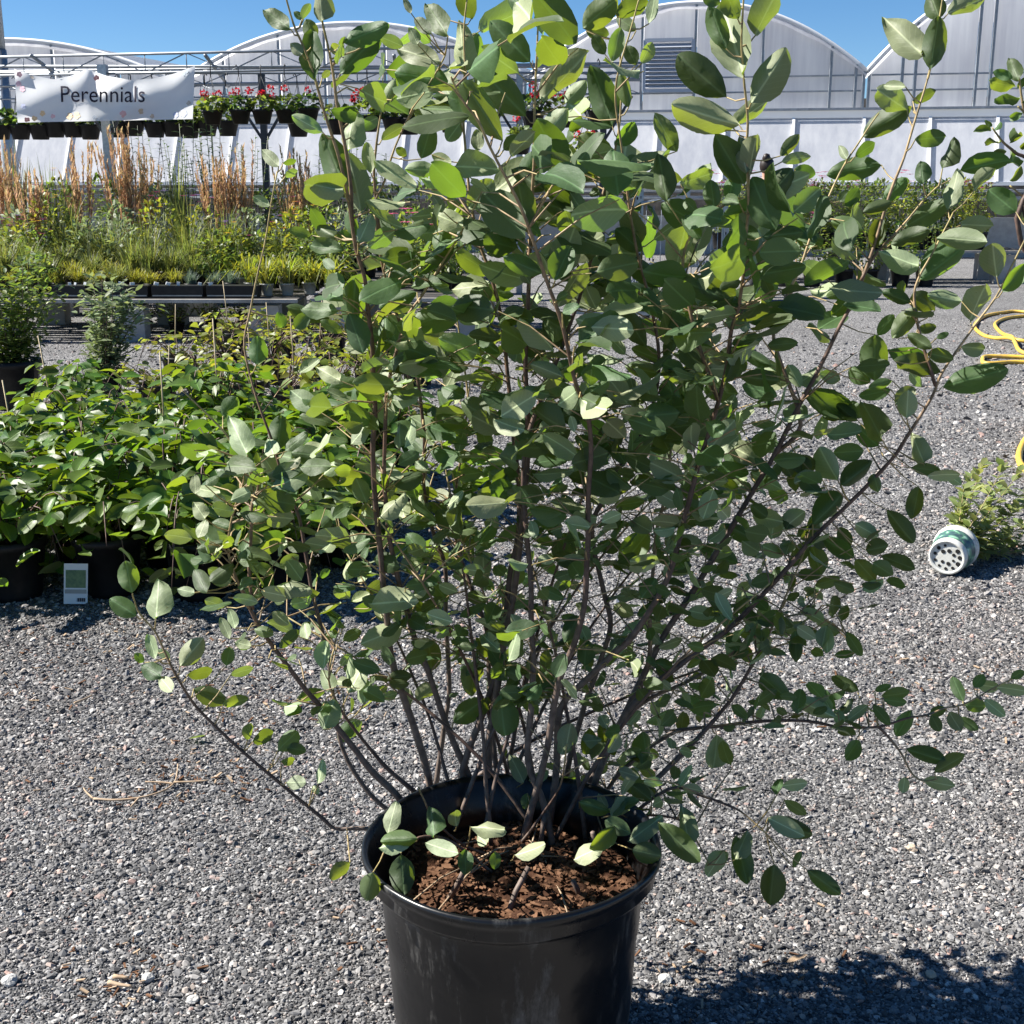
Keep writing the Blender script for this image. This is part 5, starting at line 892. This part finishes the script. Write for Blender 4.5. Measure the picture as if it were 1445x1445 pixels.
for (x0, y0, s), txt in LV.items():
    for it in txt.split(';'):
        *q, tone = it.split(); bx, by, tx, ty, w = map(float, q); bx, tx, by, ty, w = x0 + bx / s, x0 + tx / s, y0 + by / s, y0 + ty / s, w / s
        ax, ay = tx - bx, ty - by; ln = math.hypot(ax, ay)
        # nearest stem, preferring attachment points a little below the leaf base
        best = min(allpts, key=lambda e: (e[0] - bx) ** 2 + (e[1] - by - 12) ** 2); sp = best[2]; dpx = math.hypot(best[0] - bx, best[1] - by)
        Y = sp.y + ru(-.05, .05) + (-.03 if tone in 'LM' else .02)
        if by > 1090 and 470 < bx < 970: Y = min(Y, at_z(bx, by, ru(.44, .5)).y)
        B = at(bx, by, Y); k = (B - CAMP).dot(FWD); px = k / F
        v = (CAMP - B).normalized(); sper = (SUN - v * SUN.dot(v)).normalized()
        if tone == 'L': n = v + sper * ru(.55, 1.0)
        elif tone == 'T': n = v - sper * ru(.45, .85)
        elif tone == 'M': n = v + sper * ru(-.05, .3)
        else: n = v + sper * ru(-.3, .22) + RT * ru(-.25, .25) + UP * ru(-.2, .2)
        n.normalize()
        a2 = RT * (ax / ln) + UP * (-ay / ln); a2 = a2 - v * a2.dot(v); a2.normalize()
        kk = -a2.dot(n) / v.dot(n); A = a2 + v * max(-1.1, min(1.1, kk)); L_ = ln * px * A.length; A.normalize()
        n = (n - A * n.dot(A)).normalized(); side = A.cross(n); bp = v.cross(a2).normalized(); proj_w = abs(side.dot(bp))
        W = w * px / max(proj_w, .45); W = min(max(W, .44 * L_), .7 * L_)
        nn = -n if rnd() < {'L': .75, 'T': .55, 'M': .35, 'D': .15}[tone] else n
        convex = rnd() < .82; vi = random.choice((2, 3, 4, 6) if tone in 'MD' else (0, 1, 2, 3, 5)) + (0 if convex == (nn.dot(v) < 0) else 7)
        LEAVES.append((ln * w, A, nn, L_, W, B, vi)); petiole(B, sp, best[3])

# fill: shorter leafy twigs all along the stems, thickest in the heart of the shrub
def dens(x, y):
    d = 0
    for cx, cy, rx, ry, wt in ((745, 460, 300, 270, .62), (1150, 470, 190, 170, .4), (1085, 930, 190, 180, .6), (700, 850, 290, 170, .55), (370, 770, 130, 190, .6), (960, 720, 200, 200, .7), (1180, 720, 140, 130, .45), (620, 650, 190, 190, .7), (700, 80, 330, 130, .28), (985, 430, 120, 160, .7), (470, 960, 80, 80, .5), (900, 1110, 110, 90, .55), (560, 560, 150, 240, .6)):
        e = ((x - cx) / rx) ** 2 + ((y - cy) / ry) ** 2
        if e < 1: d = max(d, wt * (1 - e * .45))
    return d
random.seed(21); FILL = []; made = 0; tries = 0
while made < 1600 and tries < 90000:
    tries += 1; e = random.choice(allpts)
    if rnd() > dens(e[0], e[1]): continue
    sp = e[2]; th = ru(0, 6.28); tl = ru(.03, .16)
    tip = sp + V((math.cos(th), math.sin(th) * 1.2, ru(.0, .9))).normalized() * tl
    x, y, k = proj(tip)
    if rnd() > dens(x, y) + .05: continue
    hi = min(1, max(0, (tip.z - .6) / .9)); size = .040 + .044 * hi ** 1.4
    SPARTS[e[3]].tube([sp + SO, sp.lerp(tip, .55) + V((0, 0, .008)) + SO, tip + SO], [.0017, .0013, .0009], 4, [.7, .85, .95], cap=False)
    for j in range(random.choice((1, 2, 2, 3)) if hi < .7 else random.choice((1, 1, 2))):
        p = sp.lerp(tip, 1 - .35 * j); a = ru(0, 6.28); A = (tip - sp).normalized() * .7 + V((math.cos(a), math.sin(a), ru(-.6, .4))) * .8
        A.normalize(); n = SUN * ru(.0, 1.1) + V((ru(-.8, .8), ru(-1., .5), ru(-.4, .8))); n = -n if rnd() < .35 else n; L_ = size * ru(.7, 1.25); FILL.append((p + A * .008, A, n, L_, L_ * ru(.48, .66))); made += 1
LEAVES.sort(key=lambda e: -e[0])
for i, (_, A, n, L_, W, B, vi) in enumerate(LEAVES[:300]):
    o = put('leaf', UNIT[vi], SHRUB); o.matrix_local = basis(A, n, L_, W, B + SO)
m = MB()
for _, A, n, L_, W, B, vi in LEAVES[300:]: m.leaf(B + SO, A, n, L_, W, droop=ru(.03, .3), fold=ru(-.4, .3), lo=False, curl=1.)
for p, A, n, L_, W in FILL: m.leaf(p + SO, A, n, L_, W, droop=ru(.02, .35), fold=ru(-.4, .3), lo=False, curl=1.)
m.build('foliage', 'shrub_leaf', SHRUB, kind='stuff')
for sp_ in SPARTS: sp_.build('stem', 'bark', SHRUB)

random.seed(33)
for k in range(5):
    a, r = ru(0, 6.28), ru(.04, .17); p = V((r * math.cos(a), r * math.sin(a), .345)); d = V((ru(-.5, .5), ru(-.5, .5), ru(.3, 1))).normalized() * ru(.05, .11)
    m = MB(); m.tube([p, p + d * .5 + V((ru(-.004, .004), 0, .003)), p + d], [.0055, .005, .0045], 6, [.0, .1, .15]); m.build('cut_stub', 'bark', SHRUB)
for k in range(9):
    a, r = ru(0, 6.28), ru(.02, .15); p = V((r * math.cos(a), r * math.sin(a), .375)); th = ru(0, 3.1); d = V((math.cos(th), math.sin(th), ru(-.05, .25))) * ru(.04, .1)
    m = MB(); m.tube([p - d, p + V((0, 0, .008)), p + d], [.0018, .0017, .001], 4); m.build('dry_twig', 'dry_stalk', SHRUB)

# ------------------------------------------------------------------ neighbouring shrub whose twigs reach in at the right edge
def neighbour():
    random.seed(61); base = V((1.75, 2.6, 0)); t = thing('potted_shrub', 'neighbouring shrub whose leafy twigs reach in at the upper right edge', 'shrub', base); O = -base
    m = MB(); m.lathe(pot_profile(.2, .36), 40, (0, 0, 0)); m.build('pot', 'black_plastic', t)
    m = MB(); m.disc((0, 0, .31), .185, (0, 0, 1), 24); m.build('soil', 'potting_soil', t)
    tw = [[(1438, 105), (1446, 160), (1470, 230)], [(1400, 180), (1415, 200), (1432, 215), (1460, 245)], [(1436, 150), (1450, 165), (1475, 210)], [(1425, 262), (1450, 285), (1480, 330)]]
    for tr in tw:
        top = [at(x, y, 2.5) for x, y in tr][::-1]; S = smooth_path([base + V((ru(-.05, .05), ru(-.05, .05), .31)), base + V((.05, 0, .7)), top[0] + V((.04, 0, -.2))] + top, 5); n = len(S)
        m = MB(); m.tube([s + O for s in S], [.006 * (1 - i / n) + .0012 for i in range(n)], 6, [i / n for i in range(n)]); m.build('stem', 'bark', t)
        for i in range(10): 
            s = S[8 + i % (n - 14)]; a = ru(0, 6.28); o = put('leaf', UNIT[i], t); L_ = ru(.05, .075); o.matrix_local = basis((abs(math.cos(a)) * .9, math.sin(a), ru(-.3, .5)), (ru(-.5, .5), ru(-.5, .5), 1), L_, L_ * .6, s + O + V((.02, 0, 0)))
    for it in "1410 550 1340 390 60 L;1370 530 1235 485 45 D;1380 590 1215 555 60 D;1420 660 1240 690 80 T;1350 810 1440 760 60 D;1350 965 1420 890 50 D;1220 890 1105 880 45 L;1225 860 1180 820 45 D;1250 890 1285 820 50 L;1280 960 1180 990 70 T;1230 1050 1340 1030 40 D;1350 1110 1400 1050 60 D;1350 1230 1440 1130 80 T;1400 600 1470 520 60 D;1430 700 1490 640 70 T;1420 1010 1480 960 60 D".split(';'):
        *q, tone = it.split(); bx, by, tx, ty, w = [float(c) / 4.817 for c in q]; B = at(1145 + bx, by, 2.5 + ru(-.03, .03)); T_ = at(1145 + tx, ty, 2.5 + ru(-.04, .04)); A = T_ - B
        v = (CAMP - B).normalized(); sper = (SUN - v * SUN.dot(v)).normalized(); n = v + sper * {'L': .8, 'D': -.1, 'T': -.7}[tone]
        o = put('leaf', UNIT[random.randrange(14)], t); o.matrix_local = basis(A, n, A.length, A.length * .5, B + O)
    return t
neighbour()

# ------------------------------------------------------------------ toppled white pot with its plant
def toppled():
    random.seed(71); c = at_z(1336, 787, .078); ax = V((.52, .83, .06)).normalized(); t = thing('toppled_pot', 'white pot with green printed band lying on its side, plant spilling right', 'pot plant', (c.x, c.y, 0)); O = V((0, 0, c.z))
    M = ax.to_track_quat('Z', 'Y').to_matrix()
    m = MB(); m.lathe([(.058, .006), (.066, .0), (.071, .004), (.0725, .02), (.083, .125), (.088, .127), (.0895, .15), (.085, .152), (.081, .13), (.07, .02), (0, .014)], 40, O, M); pot = m.build('pot', 'white_plastic', t)
    m = MB(); m.lathe([(.0, .008), (.058, .008)], 40, O, M); m.build('pot_base', 'white_plastic', pot)
    bm_ = bpy.data.materials.new('printed_band'); bm_.use_nodes = True; nt = bm_.node_tree; b = nt.nodes['Principled BSDF']; tc = nd(nt, 'ShaderNodeTexCoord'); wv = nd(nt, 'ShaderNodeTexNoise', Scale=14., Distortion=2.5, Detail=2.); nt.links.new(tc.outputs['Object'], wv.inputs['Vector'])
    cr = nd(nt, 'ShaderNodeValToRGB'); e = cr.color_ramp; e.elements[0].position = .35; e.elements[0].color = (.035, .07, .085, 1); e.elements[1].position = .68; e.elements[1].color = (.38, .55, .48, 1)
    x = e.elements.new(.5); x.color = (.07, .14, .13, 1); x = e.elements.new(.58); x.color = (.12, .33, .17, 1); nt.links.new(wv.outputs['Fac'], cr.inputs[0]); nt.links.new(cr.outputs[0], b.inputs['Base Color']); b.inputs['Roughness'].default_value = .4; MATS['printed_band'] = bm_
    m = MB(); m.lathe([(.0748, .03), (.0832, .112)], 40, O, M); m.build('printed_band', 'printed_band', pot)
    for i in range(18):
        if i in (3, 14): continue
        r = .048 if i < 11 else .027; a = i * 2 * math.pi / 11 + .2 if i < 11 else i * 2 * math.pi / 7
        m = MB(); m.disc(O + M @ V((r * math.cos(a), r * math.sin(a), .0065)), .0058 + .004 * rnd(), -ax, 7); m.build('drain_hole', 'hole_dark', pot, smooth=False)
    m = MB(); m.lathe([(0, .135), (.079, .135)], 24, O, M); m.build('soil', 'potting_soil', t)
    st = MB(); lf = MB(); tips = [(1352, 715), (1372, 670), (1415, 660), (1450, 690), (1430, 720), (1410, 760), (1455, 765), (1360, 690), (1385, 655), (1410, 690), (1440, 665), (1460, 700), (1475, 740), (1440, 740), (1400, 730), (1425, 770), (1465, 790), (1395, 790), (1500, 720)]
    b0 = O + M @ V((0, 0, .14))
    for k, (px, py) in enumerate(tips):
        tp = at(px, py, c.y + ru(.22, .5)); tp = tp - V((c.x, c.y, 0)); tp.z = max(tp.z, .02)
        S = smooth_path([b0, b0.lerp(tp, .45) + V((0, 0, -.02)), tp], 7); st.tube(S, [.003 - .00015 * i for i in range(len(S))], 4, a=.9)
        for i in range(3, len(S)):
            for j in range(3):
                a = ru(0, 6.28); A = (S[i] - S[i - 1]).normalized() * .6 + V((math.cos(a), math.sin(a), ru(-.2, .7))); L_ = ru(.04, .07); lf.leaf(S[i], A, (ru(-.5, .5), ru(-.5, .5), 1), L_, L_ * .48, droop=.2)
    st.build('stem', 'bark', t); lf.build('foliage', 'pale_leaf', t, kind='stuff')
toppled()

# ------------------------------------------------------------------ yellow hose
pts = [(1700, 470), (1560, 452), (1445, 440), (1415, 441), (1390, 446), (1378, 455), (1376, 463), (1388, 473), (1405, 477), (1422, 481), (1440, 485), (1480, 484), (1530, 470), (1545, 455), (1500, 444), (1445, 446), (1420, 449), (1406, 455), (1405, 461), (1415, 471), (1428, 480), (1432, 488), (1445, 498), (1500, 505), (1540, 512), (1500, 508), (1445, 504), (1394, 503), (1387, 508), (1394, 513), (1445, 511), (1520, 520), (1540, 560), (1490, 590), (1452, 615), (1438, 642), (1448, 664), (1490, 685), (1600, 700)]
P = []
for i, (x, y) in enumerate(pts): q = at_z(x, y, .018); q.z = .018 + (.03 if i in (9, 10, 20, 21, 24) else 0); P.append(q)
m = MB(); m.tube(smooth_path(P, 5), .0185, 8); tag(m.build('garden_hose', 'hose_yellow'), 'yellow garden hose looped on the gravel at the right edge', 'hose')

# ------------------------------------------------------------------ bits lying on the gravel
def stone(px, py, r, mt, label, seed):
    random.seed(seed); q = at_z(px, py); bm = bmesh.new(); bmesh.ops.create_icosphere(bm, subdivisions=2, radius=r)
    for v in bm.verts: v.co *= 1 + .35 * noise.noise(v.co / r * 1.1 + V((seed, 0, 0))); v.co.z *= .65
    me = bpy.data.meshes.new('stone'); bm.to_mesh(me); bm.free(); me.materials.append(MATS[mt]); o = put('stone', me); o.location = q + V((0, 0, r * .45)); o.rotation_euler.z = seed; tag(o, label, 'stone')
stone(14, 1388, .0155, 'pale_stone', 'rounded whitish stone on the gravel at the lower left edge', 1)
stone(1287, 1201, .0145, 'tan_stone', 'square tan stone on the gravel right of the shrub', 2)
stone(272, 1414, .0125, 'pale_stone', 'pale grey stone on the gravel near the bottom, left of the pot', 3)
stone(1313, 1378, .0115, 'tan_stone', 'small yellowish stone on the gravel near the lower right', 4)
stone(938, 1385, .014, 'pale_stone', 'pale stone on the gravel just right of the pot base', 5)
stone(209, 1383, .012, 'pale_stone', 'grey-white stone beside the wood scraps, lower left', 6)
def stalk(name, label, tracks, r, mt, cat):
    t = thing(name, label, cat, at_z(*tracks[0][0])); O = -V(t.location)
    for tr in tracks:
        m = MB(); S = smooth_path([at_z(x, y, .012) + O for x, y in tr], 3); m.tube(S, [r * (1 - .5 * i / len(S)) for i in range(len(S))], 5); m.build('stalk', mt, t)
stalk('dry_twig', 'dry pale twig with forked side shoots lying on the gravel, left', [[(132, 1127), (160, 1129), (195, 1126), (225, 1118), (245, 1106), (250, 1090), (251, 1078)], [(245, 1106), (230, 1104), (205, 1103)], [(196, 1126), (185, 1138)], [(245, 1104), (275, 1103), (295, 1101)], [(132, 1127), (122, 1118), (118, 1112)]], .0032, 'dry_stalk', 'twig')
stalk('dry_twig', 'short thick wood scrap on the gravel, lower left', [[(153, 1386), (170, 1390), (186, 1392)], [(160, 1378), (182, 1380)]], .005, 'dry_stalk', 'twig')
stalk('dry_twig', 'brown stick on the gravel under the dark climbers', [[(105, 992), (118, 987), (130, 981)]], .004, 'dry_stalk', 'twig')
for k, (px, py, mt, lb) in enumerate([(267, 1048, 'yellow_leaf', 'yellow fallen leaf on the gravel, left of the shrub'), (1110, 1366, 'dry_stalk', 'pale dry leaf in the shrub shadow, right of the pot'), (1290, 560, 'dry_stalk', 'dry brown leaf on the gravel below the hose')]):
    random.seed(80 + k); m = MB(); m.leaf((0, 0, .012), (1, .3 * k, .1), (0, .2, 1), .045, .02, droop=-.1, lo=False); o = m.build('fallen_leaf', mt); o.location = at_z(px, py); tag(o, lb, 'leaf')

# crumbs of bark, dry leaf and stalk swept into loose patches
random.seed(99); m = MB(); m2 = MB()
for px, py, r, n in ((255, 1105, .3, 120), (420, 1000, .35, 110), (450, 930, .3, 70), (150, 905, .35, 60), (1190, 940, .5, 80), (1320, 560, .9, 60), (1020, 1370, .3, 50), (170, 1385, .16, 40), (1330, 1010, .4, 50), (60, 960, .4, 60), (560, 1290, .35, 30), (1250, 660, .6, 40), (300, 900, .4, 60)):
    c = at_z(px, py)
    for _ in range(n):
        a, q = ru(0, 6.28), r * math.sqrt(rnd()) * ru(.3, 1); p = c + V((q * math.cos(a) * 1.5, q * math.sin(a), .008)); s = ru(.002, .006)
        if (V((p.x, p.y)) - V((0, POT_Y))).length < .26: continue
        (m if rnd() < .65 else m2).box(p, (s * ru(1.5, 5), s * ru(.5, 1.2), s * .5), Matrix.Rotation(ru(0, 6.3), 3, 'Z') @ Matrix.Rotation(ru(-.4, .4), 3, 'Y'))
o = m.build('bark_litter', 'bark_chip', smooth=False, kind='stuff'); o['label'] = 'brown bark crumbs and plant litter scattered on the gravel'; o['category'] = 'litter'
o = m2.build('straw_litter', 'dry_stalk', smooth=False, kind='stuff'); o['label'] = 'pale dry stalk scraps scattered on the gravel'; o['category'] = 'litter'
